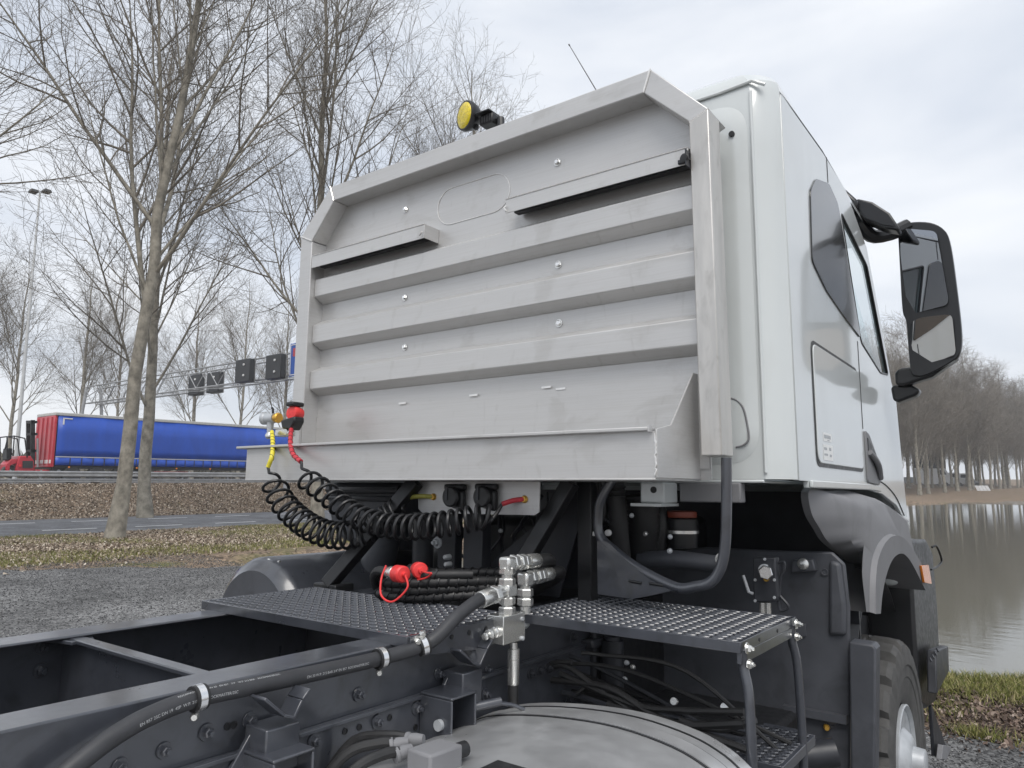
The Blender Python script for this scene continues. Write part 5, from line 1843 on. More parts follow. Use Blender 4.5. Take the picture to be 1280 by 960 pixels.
shell = MB()
levels = [(1.668, 0, 4.95), (2.2, 0, 4.88), (2.9, 0, 4.2), (3.125, .0, 4.05), (3.165, .008, 4.0), (3.205, .035, 3.9), (3.235, .085, 3.8), (3.258, .18, 3.65)]
rr_, ll_ = [], []
for z, ins, fr in levels:
    a, b, c = cab_ring(z, ins, fr)
    rr_.append(a)
    ll_.append(c)
shell.sheet(rr_)                      # right rear corner
shell.sheet(ll_)                      # left rear corner
shell.sheet([[r[0] for r in rr_], [l[-1] for l in ll_]])      # rear wall
roofR = [[(r[-1].x, r[-1].y, r[-1].z) for r in rr_[3:]], [(r[-1].x, 4.2 - (r[-1].z - 3.125) * 2.4, r[-1].z - .05 * (1 if i else 1)) for i, r in enumerate(rr_[3:])]]
roofL = [[(XC * 2 - x, y, z) for x, y, z in row] for row in roofR]
shell.sheet(roofR)
shell.sheet(roofL)
top_y0, top_y1 = rr_[-1][-1].y, 3.9
shell.add([(rr_[-1][0].x, rr_[-1][0].y, 3.258), (rr_[-1][-1].x, rr_[-1][-1].y, 3.258), (rr_[-1][-1].x, 3.9, 3.205), (XC * 2 - rr_[-1][-1].x, 3.9, 3.205), (XC * 2 - rr_[-1][-1].x, rr_[-1][-1].y, 3.258), (XC * 2 - rr_[-1][0].x, rr_[-1][0].y, 3.258)], [(0, 1, 2, 3, 4, 5)])
cabo = build(shell, 'cab_body', M_PAINT, TRUCK, smooth=24)
cabo['label'] = 'pale grey-white sleeper cab'
# roof seam lip, corner flange and raised rear pressing
build(MB().tube([(XR - .03, 2.568, 3.125), (XR - .075, 2.556, 3.15), (XR - .2, 2.556, 3.142), (XC, 2.556, 3.142), (XL + .075, 2.556, 3.15)], .007, 8), 'roof_gutter', M_PAINT, cabo)
build(MB().tube([(XR - .082, 2.557, 1.69), (XR - .082, 2.557, 3.11)], .006, 8), 'corner_seam', M_PAINT, cabo)
pr0 = rounded([(-.815, 2.5595, 1.72), (-.815, 2.5595, 3.085), (-3.115, 2.5595, 3.085), (-3.115, 2.5595, 1.72)], .13, 10)
pr1 = rounded([(-.855, 2.547, 1.76), (-.855, 2.547, 3.045), (-3.075, 2.547, 3.045), (-3.075, 2.547, 1.76)], .11, 10)
pr2 = rounded([(-.875, 2.545, 1.78), (-.875, 2.545, 3.025), (-3.055, 2.545, 3.025), (-3.055, 2.545, 1.78)], .10, 10)
prs = MB().sheet([pr0 + pr0[:1], pr1 + pr1[:1], pr2 + pr2[:1]])
prs.add(pr2, [tuple(range(len(pr2)))])
build(prs, 'rear_pressing', M_PAINT, cabo, smooth=60, merge=True)
build(MB().cyl((-.868, 2.538, 2.955), (-.868, 2.556, 2.955), .011, n=14), 'drain_plug', M_BLACK, cabo)
build(MB().box((XR - .09, 2.558, 1.655), (XL + .09, 3.9, 1.667)), 'cab_floor', M_PAINT, cabo, bevel=.004)
hb_ = catmull([tp(*q, Y=2.546) for q in ((908, 497), (920, 500), (929, 510), (934, 530), (936, 548), (930, 556), (920, 559))], 30)
build(MB().tube(hb_, .0035, 8), 'rear_seam', M_GRIP, cabo)
for x, s, nm in ((XR, 1, 'right'), (XL, -1, 'left')):
    m_, w_ = cab_side(x, s)
    sd = build(m_, 'cab_side', M_PAINT, TRUCK, bevel=.004)
    sd['label'] = 'right side of the pale cab' if s > 0 else 'left side of the pale cab'
    gls = build(MB().add([(x - .012 * s, y, z) for _, y, z in w_], [tuple(range(len(w_)))]), 'door_window', M_GLASS, sd, smooth=0)
    # black surround
    sur = rounded([(x + .002 * s, y, z) for _, y, z in w_], .03, 4)
    if s > 0:
        build(MB().tube([p - Vector((.006 * s, 0, 0)) for p in sur], .008, 8, closed=True), 'window_seal', M_BLACK, sd)
        pan = [(x, y, z) for y, z in ((3.015, 2.86), (3.12, 2.95), (3.36, 3.015), (3.52, 2.975), (3.86, 2.385), (3.55, 2.42), (3.2, 2.475), (2.985, 2.55))]
        build(MB().prism(rounded(pan, .03, 4), (.006, 0, 0)), 'pillar_panel', M_PILLAR, sd, bevel=.002)
        # storage flap: gap frame and panel
        fo = rounded([(x, y, z) for y, z in ((2.905, 1.722), (2.905, 2.215), (3.735, 2.212), (3.755, 1.722))], .05, 5)
        fi = rounded([(x, y, z) for y, z in ((2.919, 1.736), (2.919, 2.201), (3.721, 2.198), (3.741, 1.736))], .045, 5)
        build(MB().holed([p + Vector((.0015, 0, 0)) for p in fo], [[p + Vector((.0015, 0, 0)) for p in fi]], (.001, 0, 0)), 'flap_gap', M_BLACK, sd, smooth=0)
        fl_ = build(MB().prism([p + Vector((.001, 0, 0)) for p in fi], (.006, 0, 0)), 'storage_flap', M_PAINT, sd, bevel=.003)
        # small white sticker with grey print lines
        for (ya_, yb_, za_, zb_, mm) in ((3.0, 3.13, 1.825, 1.858, M_LABEL), (2.99, 3.14, 1.75, 1.812, M_LABEL)):
            build(MB().box((x + .0075, ya_, za_), (x + .0082, yb_, zb_)), 'sticker', mm, fl_)
        for j, (ya_, yb_, za_, zb_) in enumerate(((3.01, 3.12, 1.836, 1.85), (3.06, 3.10, 1.828, 1.832), (3.0, 3.05, 1.79, 1.80), (3.08, 3.12, 1.79, 1.802), (3.0, 3.06, 1.768, 1.776), (3.085, 3.13, 1.765, 1.775))):
            for q in range(int((yb_ - ya_) / .012)):
                build(MB().box((x + .0084, ya_ + q * .012, za_), (x + .0087, ya_ + q * .012 + .008, zb_)), 'sticker_print', M_VANGREY, fl_)
        # door shut line
        for a, b in (((3.80, 2.36), (3.795, 1.93)), ((3.36, 3.02), (3.37, 3.14))):
            build(MB().box((x + .0005, a[0] - .004, b[1]), (x + .0018, a[0] + .004, a[1])), 'shut_line', M_BLACK, sd)
        build(MB().tube(catmull([(x + .001, 4.12, 1.69), (x + .001, 4.35, 1.66), (x + .001, 4.6, 1.60), (x + .001, 4.82, 1.50)], 14), .004, 6), 'shut_line', M_BLACK, sd)
        # door handle recess
        ho = rounded([(x, y, z) for y, z in ((3.81, 1.675), (3.81, 1.925), (3.90, 1.91), (4.08, 1.80), (4.15, 1.70), (4.08, 1.665))], .02, 3)
        hh_ = build(MB().prism(ho, (.010, 0, 0)), 'handle_panel', M_GRIP, sd, bevel=.003)
        build(MB().prism([(x + .0101, y, z) for y, z in ((3.84, 1.83), (3.84, 1.89), (4.0, 1.83), (4.09, 1.75), (4.08, 1.71))], (.003, 0, 0)), 'handle_recess', M_BLACK, hh_)
        build(MB().tube(catmull([(x + .016, 3.84, 1.82), (x + .026, 3.92, 1.79), (x + .026, 4.0, 1.755), (x + .016, 4.08, 1.70)], 14), .014, 10), 'door_handle', M_GRIP, hh_)
        # lower sill
        build(MB().prism([(x + .001, y, z) for y, z in ((2.79, 1.641), (2.79, 1.668), (3.82, 1.668), (4.1, 1.66), (4.1, 1.632), (3.82, 1.641))], (.012, 0, 0)), 'sill', M_PAINT, sd, bevel=.004)
        # roof rail line
        build(MB().tube([(x - .006, 2.68, 3.132), (x - .006, 3.3, 3.148), (x - .012, 3.75, 3.13)], .005, 6), 'roof_joint', M_BLACK, sd)
# front: windscreen, bonnet, interior
wsx0, wsx1 = XL + .06, XR - .06
build(MB().add([(wsx0, 4.80, 2.22), (wsx1, 4.80, 2.22), (wsx1 - .05, 4.10, 2.98), (wsx0 + .05, 4.10, 2.98)], [(0, 1, 2, 3)]), 'windscreen', M_GLASS, TRUCK, smooth=0)
build(MB().prism([(XR - .03, 4.80, 2.2), (XR - .03, 4.95, 1.5), (XR - .03, 5.0, 1.1), (XR - .03, 4.7, 1.1), (XR - .03, 4.6, 2.2)], (-2.44, 0, 0)), 'front_panel', M_PAINT, TRUCK, bevel=.05, seg=3)
build(MB().box((wsx0, 4.15, 1.70), (wsx1, 4.62, 2.24)), 'dashboard', M_BLACK, TRUCK, bevel=.06)
for sx in (XC + .55, XC - .55):
    seat = build(MB().box((sx - .25, 3.45, 1.85), (sx + .25, 3.95, 2.05)), 'seat', M_BLACK, TRUCK, bevel=.06)
    build(MB().box((sx - .24, 3.35, 2.055), (sx + .24, 3.5, 2.75)), 'seat_back', M_BLACK, seat, bevel=.06)
# antenna
a0, a1 = tp(743, 109, Y=2.95), tp(712, 57, Y=2.95)
build(MB().tube([a0 + (a0 - a1) * .4, a0, a1], [.0035, .003, .002], 6), 'antenna', M_BLACK, TRUCK)
build(MB().tube([a1, a1 + (a1 - a0) * .03], .004, 6), 'antenna_tip', M_BLACK, TRUCK)
# cab mount bracket below the rear wall
cb = tp(826, 612, Y=2.5)
cmo = build(MB().box((cb.x - .055, 2.44, 1.58), (cb.x + .04, 2.56, 1.655)), 'cab_mount', M_PAINT, TRUCK, bevel=.006)
build(MB().box((cb.x - .085, 2.42, 1.568), (cb.x + .035, 2.58, 1.5795)), 'mount_flange', M_PAINT, cmo, bevel=.002)
build(MB().cyl((cb.x + .0, 2.437, 1.628), (cb.x, 2.443, 1.628), .012, n=16), 'mount_hole', M_BLACK, cmo)
build(MB().box((cb.x + .05, 2.55, 1.585), (cb.x + .28, 2.60, 1.655)), 'mount_rail', M_GRIP, TRUCK, bevel=.005)

# ---------------------------------------------------------------- mirrors
YM = 4.32
mo = [tp(*q, Y=YM) for q in ((1122, 284), (1136, 278), (1162, 278), (1180, 287), (1188, 305), (1196, 360), (1202, 415), (1200, 440), (1190, 452), (1160, 468), (1146, 470), (1138, 462), (1133, 405), (1128, 388), (1125, 340))]
mo = catmull(mo + [mo[0]], 60)[:-1]
mh = MB()
cen = sum(mo, Vector()) / len(mo)
rings = []
for dy, sc in ((0, .985), (.004, 1.0), (.05, 1.0), (.12, .93), (.17, .75)):
    rings.append([cen + (p - cen) * sc + Vector((0, dy, 0)) for p in mo] + [cen + (mo[0] - cen) * sc + Vector((0, dy, 0))])
mh.sheet(rings)
n_ = len(rings[0])
mh.add([p for p in rings[-1][:-1]], [tuple(range(n_ - 1))])
mh.add([p for p in rings[0][:-1]], [tuple(range(n_ - 1))])
mir = build(mh, 'door_mirror', M_GLOSSBLACK, TRUCK, smooth=50)
mir['label'] = 'large black door mirror with two glasses'


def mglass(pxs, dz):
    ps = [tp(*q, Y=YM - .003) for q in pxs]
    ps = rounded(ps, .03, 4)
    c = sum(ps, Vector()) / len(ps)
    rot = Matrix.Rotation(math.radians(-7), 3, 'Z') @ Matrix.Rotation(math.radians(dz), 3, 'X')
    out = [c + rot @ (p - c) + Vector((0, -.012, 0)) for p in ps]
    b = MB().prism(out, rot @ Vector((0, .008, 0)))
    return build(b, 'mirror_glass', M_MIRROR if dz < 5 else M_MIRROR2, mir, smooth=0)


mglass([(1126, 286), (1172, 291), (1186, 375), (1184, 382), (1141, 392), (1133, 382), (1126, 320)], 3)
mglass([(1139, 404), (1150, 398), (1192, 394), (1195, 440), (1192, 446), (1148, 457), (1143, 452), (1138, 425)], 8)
# arms
up_a = [tp(1062, 252, Y=4.15), tp(1085, 292, Y=4.2), tp(1110, 293, Y=4.28), tp(1135, 282, Y=4.34)]
build(MB().tube(catmull(up_a, 14), [.03, .032, .034, .036] + [.038] * 10, 10), 'mirror_arm', M_GLOSSBLACK, mir)
lo_a = [tp(*q, Y=4.335) for q in ((1118, 466), (1124, 460), (1150, 457), (1192, 443), (1199, 446), (1165, 471), (1129, 482), (1119, 481))]
build(MB().prism(lo_a, (0, .09, 0)), 'mirror_arm', M_GLOSSBLACK, mir, bevel=.018, seg=4)
# spotting mirror above the door
ks = [tp(*q, Y=4.1) for q in ((1066, 252), (1072, 248), (1090, 252), (1112, 266), (1124, 284), (1122, 288), (1104, 285), (1082, 276), (1068, 262))]
k_ = MB().prism(ks, (0, .10, 0))
ksm = build(k_, 'kerb_mirror', M_GLOSSBLACK, TRUCK, bevel=.02, seg=3)
ki = [cc + Vector((0, -.003, 0)) for cc in [tp(*q, Y=4.1) for q in ((1071, 256), (1088, 259), (1108, 270), (1118, 283), (1103, 281), (1083, 273))]]
build(MB().prism(ki, (0, -.004, 0)), 'mirror_glass', M_GLOSSBLACK, ksm, smooth=0)
ka = [tp(*q, Y=4.05) for q in ((1046, 236), (1052, 232), (1072, 250), (1070, 262), (1062, 258))]
build(MB().prism(ka, (0, .08, 0)), 'kerb_mirror_arm', M_GLOSSBLACK, ksm, bevel=.015)
lc_ = [tp(*q, Y=4.4) for q in ((1113, 484), (1118, 481), (1140, 481), (1150, 487), (1146, 494), (1122, 503), (1116, 500))]
build(MB().prism(lc_, (0, .1, 0)), 'side_camera', M_GLOSSBLACK, TRUCK, bevel=.02, seg=3)

# ---------------------------------------------------------------- fender, mudguard, wheel
def cur(pxs, X): return catmull([tp(*q, X=X) for q in pxs], 48)


c0 = cur(((1080, 764), (1077, 711), (1068, 703), (1060, 697), (1036, 678), (1025, 661), (1014, 640), (1012, 612), (1035, 614), (1075, 618), (1133, 653)), -.742)
c1 = cur(((1083, 765), (1078, 722), (1078, 705), (1079, 690), (1081, 674), (1083, 660), (1085, 649), (1089, 640), (1095, 634), (1109, 632), (1134, 652)), -.655)
c2 = cur(((1087, 765), (1087, 735), (1088, 715), (1090, 700), (1093, 690), (1097, 681), (1102, 674), (1108, 669), (1116, 668), (1128, 675), (1146, 702)), -.648)
c3 = [p + Vector((.022, .004, -.006)) for p in c2]
c4 = cur(((1101, 767), (1103, 745), (1106, 728), (1109, 716), (1113, 705), (1117, 698), (1121, 694), (1126, 692), (1132, 694), (1141, 706), (1157, 738)), -.632)
c5 = [p + Vector((-.24, .01, .0)) for p in c4]
cm1 = [(a + b) / 2 + Vector((.014, 0, .004)) for a, b in zip(c0, c1)]
cB = [p + Vector((-.03, .012, 0)) for p in c0]
cBB = [p + Vector((-.01, .15, 0)) for p in cB]
fend = build(MB().sheet([cBB, cB, c0, cm1, c1, c2, c3, c4, c5]), 'fender', M_GRIP, TRUCK, smooth=38)
fend['label'] = 'dark grey plastic fender over the front wheel'
mk_ = tp(1157, 718, X=-.625)
om = build(MB().prism([tp(*q, X=-.628) for q in ((1149, 707), (1158, 706), (1162, 730), (1153, 728))], (.012, .0, 0)), 'side_marker', M_ORANGE, TRUCK, bevel=.002)
# rear mudguard wall
YG = 3.15
mg = [tp(*q, Y=YG) for q in ((780, 690), (885, 684), (960, 688), (1040, 690), (1056, 705), (1062, 760), (1062, 965), (1055, 1010), (860, 1010))]
mud = build(MB().prism(mg, (0, .02, 0)), 'mudguard', M_GUARD, TRUCK, bevel=.008)
rib = [tp(*q, Y=YG - .02) for q in ((1036, 700), (1050, 704), (1057, 760), (1057, 795), (1035, 795))]
build(MB().prism(rib, (0, .03, 0)), 'mudguard_rib', M_GUARD, mud, bevel=.015, seg=3)
fp = [tp(*q, Y=YG - .06) for q in ((1061, 802), (1091, 806), (1095, 812), (1093, 1000), (1064, 1000))]
build(MB().prism(fp, (0, .09, 0)), 'mudflap', M_GUARD, mud, bevel=.008, seg=3)
tb = [tp(*q, Y=YG - .03) for q in ((990, 700), (1016, 699), (1020, 714), (988, 716))]
bt = build(MB().prism(tb, (0, .04, 0)), 'mudguard_tab', M_GUARD, mud, bevel=.006)
build(MB().lathe(tp(1004, 705, Y=YG - .032), (0, -1, .1), [(0, .024), (.006, .022), (.010, .012)], 20), 'screw_head', M_ZINC, bt)
for q, r in (((997, 793), .014), ((1039, 900), .028), ((1031, 715), .014)):
    build(MB().lathe(tp(*q, Y=YG - .002), (0, -1, 0), [(0, r), (.006, r), (.006, r * .75), (.002, r * .7)], 18), 'boss', M_GUARD, mud)
bx_ = [tp(*q, Y=YG - .01) for q in ((990, 780), (1007, 780), (1007, 796), (990, 798))]
build(MB().prism(bx_, (0, .02, 0)), 'boss_plate', M_GUARD, mud, bevel=.003)
build(MB().lathe(tp(1033, 908, Y=YG - .003), (.3, -1, 0), [(0, .012), (.02, .012), (.03, .008)], 8), 'grease_nipple', M_BRASS, mud)
build(MB().box(tp(1020, 895, Y=YG) + Vector((-.12, -.03, -.004)), tp(1060, 895, Y=YG) + Vector((.0, 0, .004))), 'mudguard_fold', M_GUARD, mud)
build(MB().tube([tp(1005, 945, Y=3.0), tp(1045, 940, Y=3.05)], .05, 14), 'axle_damper', M_DARK, TRUCK)
# control valve box on the mudguard
vb_ = [tp(*q, Y=2.80) for q in ((941, 697), (969, 697), (971, 752), (942, 753))]
vbx = build(MB().prism(vb_, (0, .05, 0)), 'control_valve', M_DARK, TRUCK, bevel=.004)
vbx['label'] = 'small control valve box with a bright bolt above the right grating'
kb = tp(956, 713, Y=2.80)
build(MB().lathe(kb, (.35, -1, -.02), [(0, .024), (.004, .024), (.004, .0185), (.05, .0185)], 16), 'valve_knob', M_HUB, vbx)
hexnut(kb + Vector((.35, -1, -.02)).normalized() * .062, (.35, -1, -.02), .026, .025, vbx, M_CHROME)
build(MB().lathe(tp(958, 724, Y=2.80), (0, -1, 0), [(0, .010), (.008, .008)], 10), 'brass_plug', M_BRASS, vbx)
build(MB().tube([tp(929, 719, Y=2.78), tp(936, 740, Y=2.78), tp(941, 742, Y=2.79)], .006, 8), 'lever', M_HUB, vbx)
for q in ((944, 725), (968, 725), (956, 699), (944, 751), (968, 747)):
    build(MB().lathe(tp(*q, Y=2.799), (0, -1, 0), [(0, .006), (.004, .005)], 8), 'screw', M_HUB, vbx)
for xq in (953, 960): build(MB().cyl(tp(xq, 753, Y=2.82), tp(xq, 768, Y=2.82), .012, n=12), 'port', M_ZINC, vbx)
build(MB().tube(catmull([tp(973, 704, Y=2.84), tp(980, 703, Y=2.84), tp(980, 712, Y=2.84), tp(975, 725, Y=2.84), tp(974, 760, Y=2.84), tp(982, 762, Y=2.84), tp(985, 757, Y=2.84), tp(975, 745, Y=2.84)], 30), .006, 6), 'wire_bracket', M_DARK, vbx)

# front wheel
WC = Vector((-.70, 4.36, .285))
R_ = .535


def tyre_mesh(c, n=180):
    prof = [(-.33, .262), (-.345, .40), (-.34, .50), (-.318, .56), (-.29, .580), (-.24, .584), (-.165, .586), (-.16, .570), (-.145, .570), (-.14, .586), (-.07, .584), (-.022, .578), (0.0, .556), (.012, .51), (.013, .46), (.006, .452), (.006, .40), (.001, .393), (-.004, .33), (-.012, .29), (-.03, .262)]
    lug = {2, 3, 4, 5, 6, 9, 10, 11, 12, 13}
    V_, F_ = [], []
    for j in range(n):
        a = 2 * math.pi * j / n
        for i, (s, r) in enumerate(prof):
            g = 0.0
            ph = j + (3 if i > 8 else 0)
            if i in lug and (ph % 9) in (0, 1, 2):
                g = -.040 if i not in (2, 3, 12, 13) else -.028
            V_.append((c.x + s, c.y + (r + g) * math.sin(a), c.z + (r + g) * math.cos(a)))
    k = len(prof)
    for j in range(n):
        for i in range(k - 1):
            F_.append((j * k + i, j * k + i + 1, ((j + 1) % n) * k + i + 1, ((j + 1) % n) * k + i))
    e = MB()
    e.v = [Vector(v) for v in V_]
    e.f = F_
    return e


def front_wheel(c, s):
    w = build(tyre_mesh(Vector((0, 0, 0))), 'wheel', M_TYRE, TRUCK, smooth=24, origin=(0, 0, 0))
    w.location = (c - Vector(CENTRE[TRUCK.name].tolist()))
    CENTRE[w.name] = np.array(c)
    if s < 0: w.rotation_euler = (0, 0, math.pi)
    o = Vector(c)
    rim = MB().lathe(o + Vector((-.02 * s, 0, 0)), (s, 0, 0), [(0, .262), (.016, .264), (.02, .256), (.004, .24), (-.07, .228), (-.11, .215), (-.12, .18), (-.05, .165), (-.04, .13)], 48)
    rm = build(rim, 'rim', M_HUB, None)
    rm.parent = w
    rm.location = (rm.location - Vector(c)) if s > 0 else Matrix.Rotation(math.pi, 3, 'Z') @ (rm.location - Vector(c))
    if s < 0: rm.rotation_euler = (0, 0, math.pi)
    hub = MB().lathe(o, (s, 0, 0), [(-.1, .165), (-.05, .16), (-.02, .15), (.01, .125), (.025, .10), (.026, .07), (.075, .065), (.08, .055), (.082, .02)], 36)
    hb2 = build(hub, 'hub', M_HUB, None)
    hb2.parent = w
    hb2.location = (hb2.location - Vector(c)) if s > 0 else Matrix.Rotation(math.pi, 3, 'Z') @ (hb2.location - Vector(c))
    if s < 0: hb2.rotation_euler = (0, 0, math.pi)
    for k in range(10):
        a = 2 * math.pi * k / 10
        p = Vector((-.02, .19 * math.sin(a), .19 * math.cos(a)))
        nb = MB().lathe(p + Vector((-.06, 0, 0)), (1, 0, 0), [(0, .018), (.05, .018), (.06, .012)], 6)
        build(nb, 'wheel_nut', M_HUB, None).parent = w


front_wheel(WC, 1)
front_wheel(Vector((XC * 2 - WC.x, WC.y, WC.z)), -1)
build(MB().cyl((-2.9, WC.y, WC.z), (-1.0, WC.y, WC.z), .08, n=14), 'front_axle', M_BLACK, TRUCK)
# inner wheel arch
ia = [(-.80, WC.y + .72 * math.cos(a), WC.z + .10 + .80 * math.sin(a)) for a in np.linspace(.12, math.pi - .3, 24)]
build(MB().sheet([ia, [(x - .75, y, z) for x, y, z in ia]]), 'arch_liner', M_BLACK, TRUCK, solid=.01)
# entry steps and bumper corner ahead of the wheel
fb = [tp(*q, X=-.70) for q in ((1139, 676), (1158, 674), (1166, 690), (1172, 760), (1176, 850), (1170, 878), (1160, 886), (1150, 880), (1143, 760))]
es = build(MB().prism(fb, (-.25, 0, 0)), 'entry_step_panel', M_BLACK, TRUCK, bevel=.02, seg=3)
s2 = [tp(*q, X=-.665) for q in ((1158, 812), (1174, 806), (1175, 838), (1159, 866))]
build(MB().prism(s2, (.05, 0, 0)), 'lower_step', M_DARK, es, bevel=.008)
for a in range(4):
    p = tp(1162 + a * 3, 825 - a * 4, X=-.61)
    build(MB().cyl(p, p + Vector((.008, 0, .004)), .012, n=8), 'step_stud', M_DARK, es)
build(MB().tube(catmull([tp(1165, 684, X=-.66), tp(1171, 683, X=-.64), tp(1177, 700, X=-.64), tp(1172, 708, X=-.65), tp(1164, 712, X=-.66)], 18), .007, 6), 'wire_loop', M_BLACK, es)
fm = [tp(*q, X=-.74) for q in ((1160, 880), (1181, 938), (1176, 950), (1164, 944))]
build(MB().prism(fm, (.02, 0, 0)), 'front_flap', M_DARK, TRUCK, bevel=.003)
build(MB().prism([tp(*q, X=-.70) for q in ((1172, 930), (1183, 932), (1177, 948), (1170, 948))], (.03, 0, 0)), 'tow_step', M_GRIP, TRUCK, bevel=.003)
build(MB().box((-2.9, 4.9, .45), (-.78, 5.35, 1.2)), 'front_bumper', M_GRIP, TRUCK, bevel=.06, seg=3)

# ---------------------------------------------------------------- aluminium tank at the right of the frame
prof = [tp(*q, Y=1.97) for q in ((630, 890), (655, 879), (720, 878), (800, 888), (870, 910), (915, 935), (945, 962))]
prof = [Vector((-1.45, 1.97, prof[0].z - .05))] + catmull(prof, 26)
last = prof[-1]
prof += [Vector((last.x + .03, 1.97, last.z - .10)), Vector((last.x + .03, 1.97, .40)), Vector((last.x - .06, 1.97, .30)), Vector((-1.45, 1.97, .30))]
AT = build(MB().prism(prof, (0, -1.75, 0)), 'aluminium_tank', M_ALU, TRUCK, bevel=.012, seg=3, smooth=30)
AT['label'] = 'rounded aluminium tank beside the frame rail'


def strap(y, w, m, t=.004, name='tank_strap'):
    top = [p + Vector((0, y - 1.97, 0)) for p in prof[1:-3]]
    o_ = []
    for i, p in enumerate(top):
        a, b = top[max(i - 1, 0)], top[min(i + 1, len(top) - 1)]
        d = (b - a).normalized()
        o_.append((p, Vector((-d.z, 0, d.x))))
    rows = [[p + n * 0.0005 for p, n in o_], [p + n * t for p, n in o_], [p + n * t + Vector((0, -w, 0)) for p, n in o_], [p + n * .0005 + Vector((0, -w, 0)) for p, n in o_]]
    return build(MB().sheet(rows), name, m, AT, smooth=30)


strap(1.91, .008, M_BLACK, .002)
strap(1.86, .07, M_BLACK, .003)
strap(1.852, .054, M_ALU, .006, 'steel_strap')
build(MB().box((tp(660, 955, Z=.97).x, 1.28, 1.0), (tp(660, 955, Z=.97).x + .16, 1.40, 1.015)), 'tank_cap_seal', M_BLACK, AT, bevel=.006)

# dark lines and hoses between rail, tank and mudguard
for pts, r in ((((640, 900), (660, 860), (700, 832), (740, 855), (800, 895), (860, 925)), .010), (((690, 850), (760, 860), (820, 895), (900, 925), (940, 940)), .012), (((700, 842), (790, 880), (850, 888), (930, 890)), .011),
               (((760, 880), (840, 905), (930, 905)), .014), (((650, 880), (655, 850), (690, 830), (715, 828)), .009), (((850, 900), (900, 912), (945, 900)), .010)):
    build(MB().tube(catmull([tp(x, y, Y=2.25) for x, y in pts], 26), r, 8), 'air_hose', M_RUBBER, TRUCK)
build(MB().cyl(tp(765, 860, Y=2.6), tp(765, 800, Y=2.6), .045, n=18), 'filter_canister', M_DARK, TRUCK)
build(MB().cyl(tp(765, 800, Y=2.6), tp(765, 795, Y=2.6), .03, n=18), 'canister_neck', M_DARK, TRUCK)
build(MB().cyl(tp(742, 850, Y=2.55), tp(742, 790, Y=2.55), .014, n=10), 'pipe', M_DARK, TRUCK)
rl = [tp(*q, Y=2.5) for q in ((712, 800), (740, 800), (742, 812), (716, 814))]
build(MB().prism(rl, (0, .1, 0)), 'bracket', M_DARK, TRUCK, bevel=.008)
for q in ((663, 842), (674, 838), (684, 835), (696, 830), (716, 797)):
    bolt(tp(*q, X=-1.49), (1, 0, 0), .011, TRUCK, M_DARK)
build(MB().box((-1.40, 2.2, .70), (-.85, 3.0, .80)), 'battery_box', M_BLACK, TRUCK, bevel=.02)
for q in ((906, 884), (843, 877)):
    build(MB().lathe(tp(*q, Y=2.4), (0, -1, .4), [(0, .014), (.008, .012)], 12), 'screw_head', M_ZINC, TRUCK)

# solenoid valve and hoses on top of the tank
sv = [tp(*q, Z=1.045) for q in ((508, 935), (538, 945), (579, 930), (548, 922))]
SV = build(MB().prism(sv, (0, 0, -.07)), 'solenoid_valve', M_GRIP, TRUCK, bevel=.006)
ctr = sum(sv, Vector()) / 4
ddx = (sv[2] - sv[1]).normalized()
build(MB().lathe(sv[2] + (sv[3] - sv[2]) * .4 + Vector((0, 0, -.025)), ddx, [(0, .016), (.012, .018), (.04, .018), (.046, .012)], 14), 'valve_plug', M_BLACK, SV)
for k, (a, b) in enumerate((((505, 940), (440, 965)), ((500, 930), (430, 945)), ((520, 925), (440, 928)))):
    p, q = tp(*a, Z=1.02), tp(*b, Z=1.0)
    build(MB().tube(catmull([p, p + (q - p) * .4 + Vector((0, 0, .012)), q, q + Vector((-.05, -.06, -.10))], 18), .0125, 10), 'valve_hose', M_RUBBER, SV)
    d = (q - p).normalized()
    build(MB().lathe(p, d, [(-.02, .012), (0, .016), (.014, .016), (.016, .019), (.024, .019)], 12), 'valve_fitting', M_GRIP, SV)

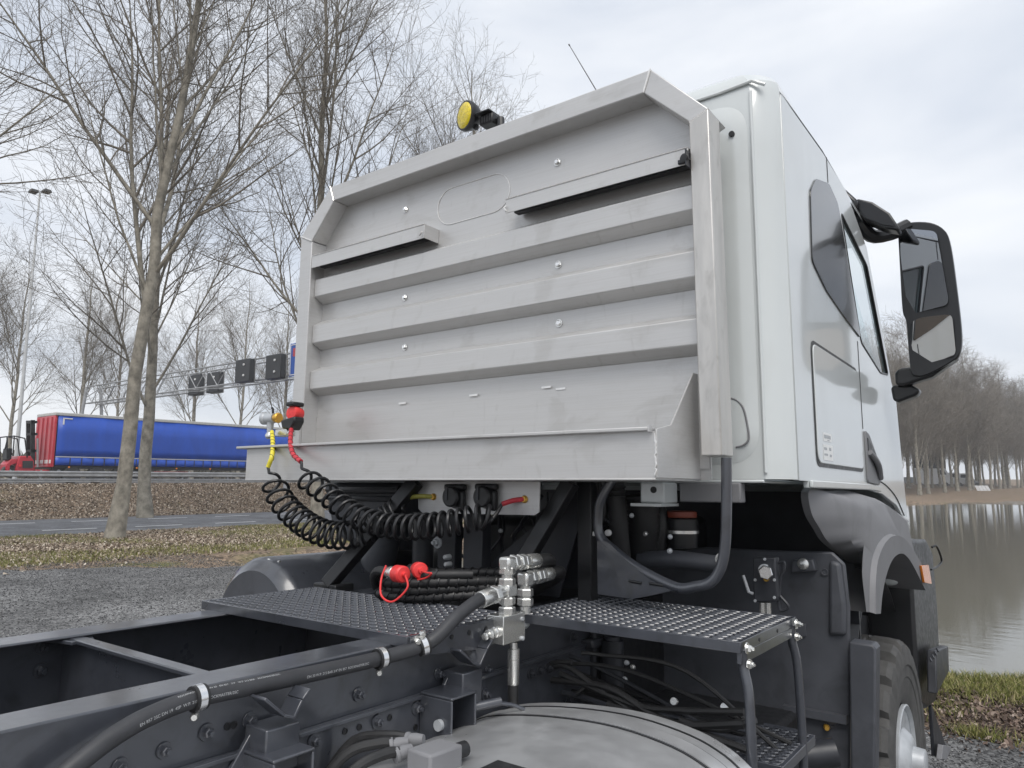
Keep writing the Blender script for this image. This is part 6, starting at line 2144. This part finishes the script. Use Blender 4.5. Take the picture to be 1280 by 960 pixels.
# many thin lines and clips in the bays
rl_ = random.Random(5)
for k in range(26):
    if k < 14:
        bx, by = rl_.uniform(540, 840), rl_.uniform(605, 640)
        pts = [(bx, by), (bx + rl_.uniform(-25, 25), by + rl_.uniform(15, 35)), (bx + rl_.uniform(-35, 35), by + rl_.uniform(45, 70)), (bx + rl_.uniform(-45, 45), by + rl_.uniform(80, 110))]
        Yk = rl_.uniform(2.45, 2.62)
    else:
        bx, by = rl_.uniform(640, 760), rl_.uniform(815, 870)
        pts = [(bx, by), (bx + rl_.uniform(20, 50), by + rl_.uniform(-12, 20)), (bx + rl_.uniform(90, 150), by + rl_.uniform(15, 45)), (rl_.uniform(935, 990), rl_.uniform(900, 960))]
        Yk = rl_.uniform(2.28, 2.5)
    build(MB().tube(catmull([tp(x, y, Y=Yk + .04 * i) for i, (x, y) in enumerate(pts)], 20), rl_.uniform(.004, .011), 7), 'service_line', rl_.choice((M_RUBBER, M_RUBBER, M_DARK, M_FRAME)), TRUCK)
for k in range(22):
    q = (rl_.uniform(520, 840), rl_.uniform(625, 715)) if k < 14 else (rl_.uniform(660, 900), rl_.uniform(820, 885))
    p = tp(*q, Y=rl_.uniform(2.42, 2.5))
    build(MB().lathe(p, (rl_.uniform(-.3, .6), -1, rl_.uniform(-.2, .5)), [(0, .009), (.01, .009), (.014, .005)], 8), 'clip', rl_.choice((M_HUB, M_ZINC, M_DARK)), TRUCK)
# cable ties and a stencilled stripe of dirt-free screws along the near rail
for px_, py_ in ((150, 958), (610, 838), (640, 830), (205, 938)):
    bolt(tp(px_, py_, X=-1.508), (1, 0, 0), .010, TRUCK, M_FRAME)

# ================================================================== the hazy air
M_HAZE = bpy.data.materials.new('haze')
M_HAZE.use_nodes = True
hn, hlk = M_HAZE.node_tree.nodes, M_HAZE.node_tree.links
hn.remove(hn['Principled BSDF'])
pv_ = hn.new('ShaderNodeVolumePrincipled')
pv_.inputs['Color'].default_value = (0.93, 0.94, 0.96, 1)
pv_.inputs['Density'].default_value = 0.0010
hlk.new(pv_.outputs['Volume'], hn['Material Output'].inputs['Volume'])
tag(build(MB().box((-260, -40, -3.0), (160, 330, 34)), 'haze', M_HAZE, smooth=0), 'thin grey winter haze hanging over the whole place', 'haze', kind='stuff')
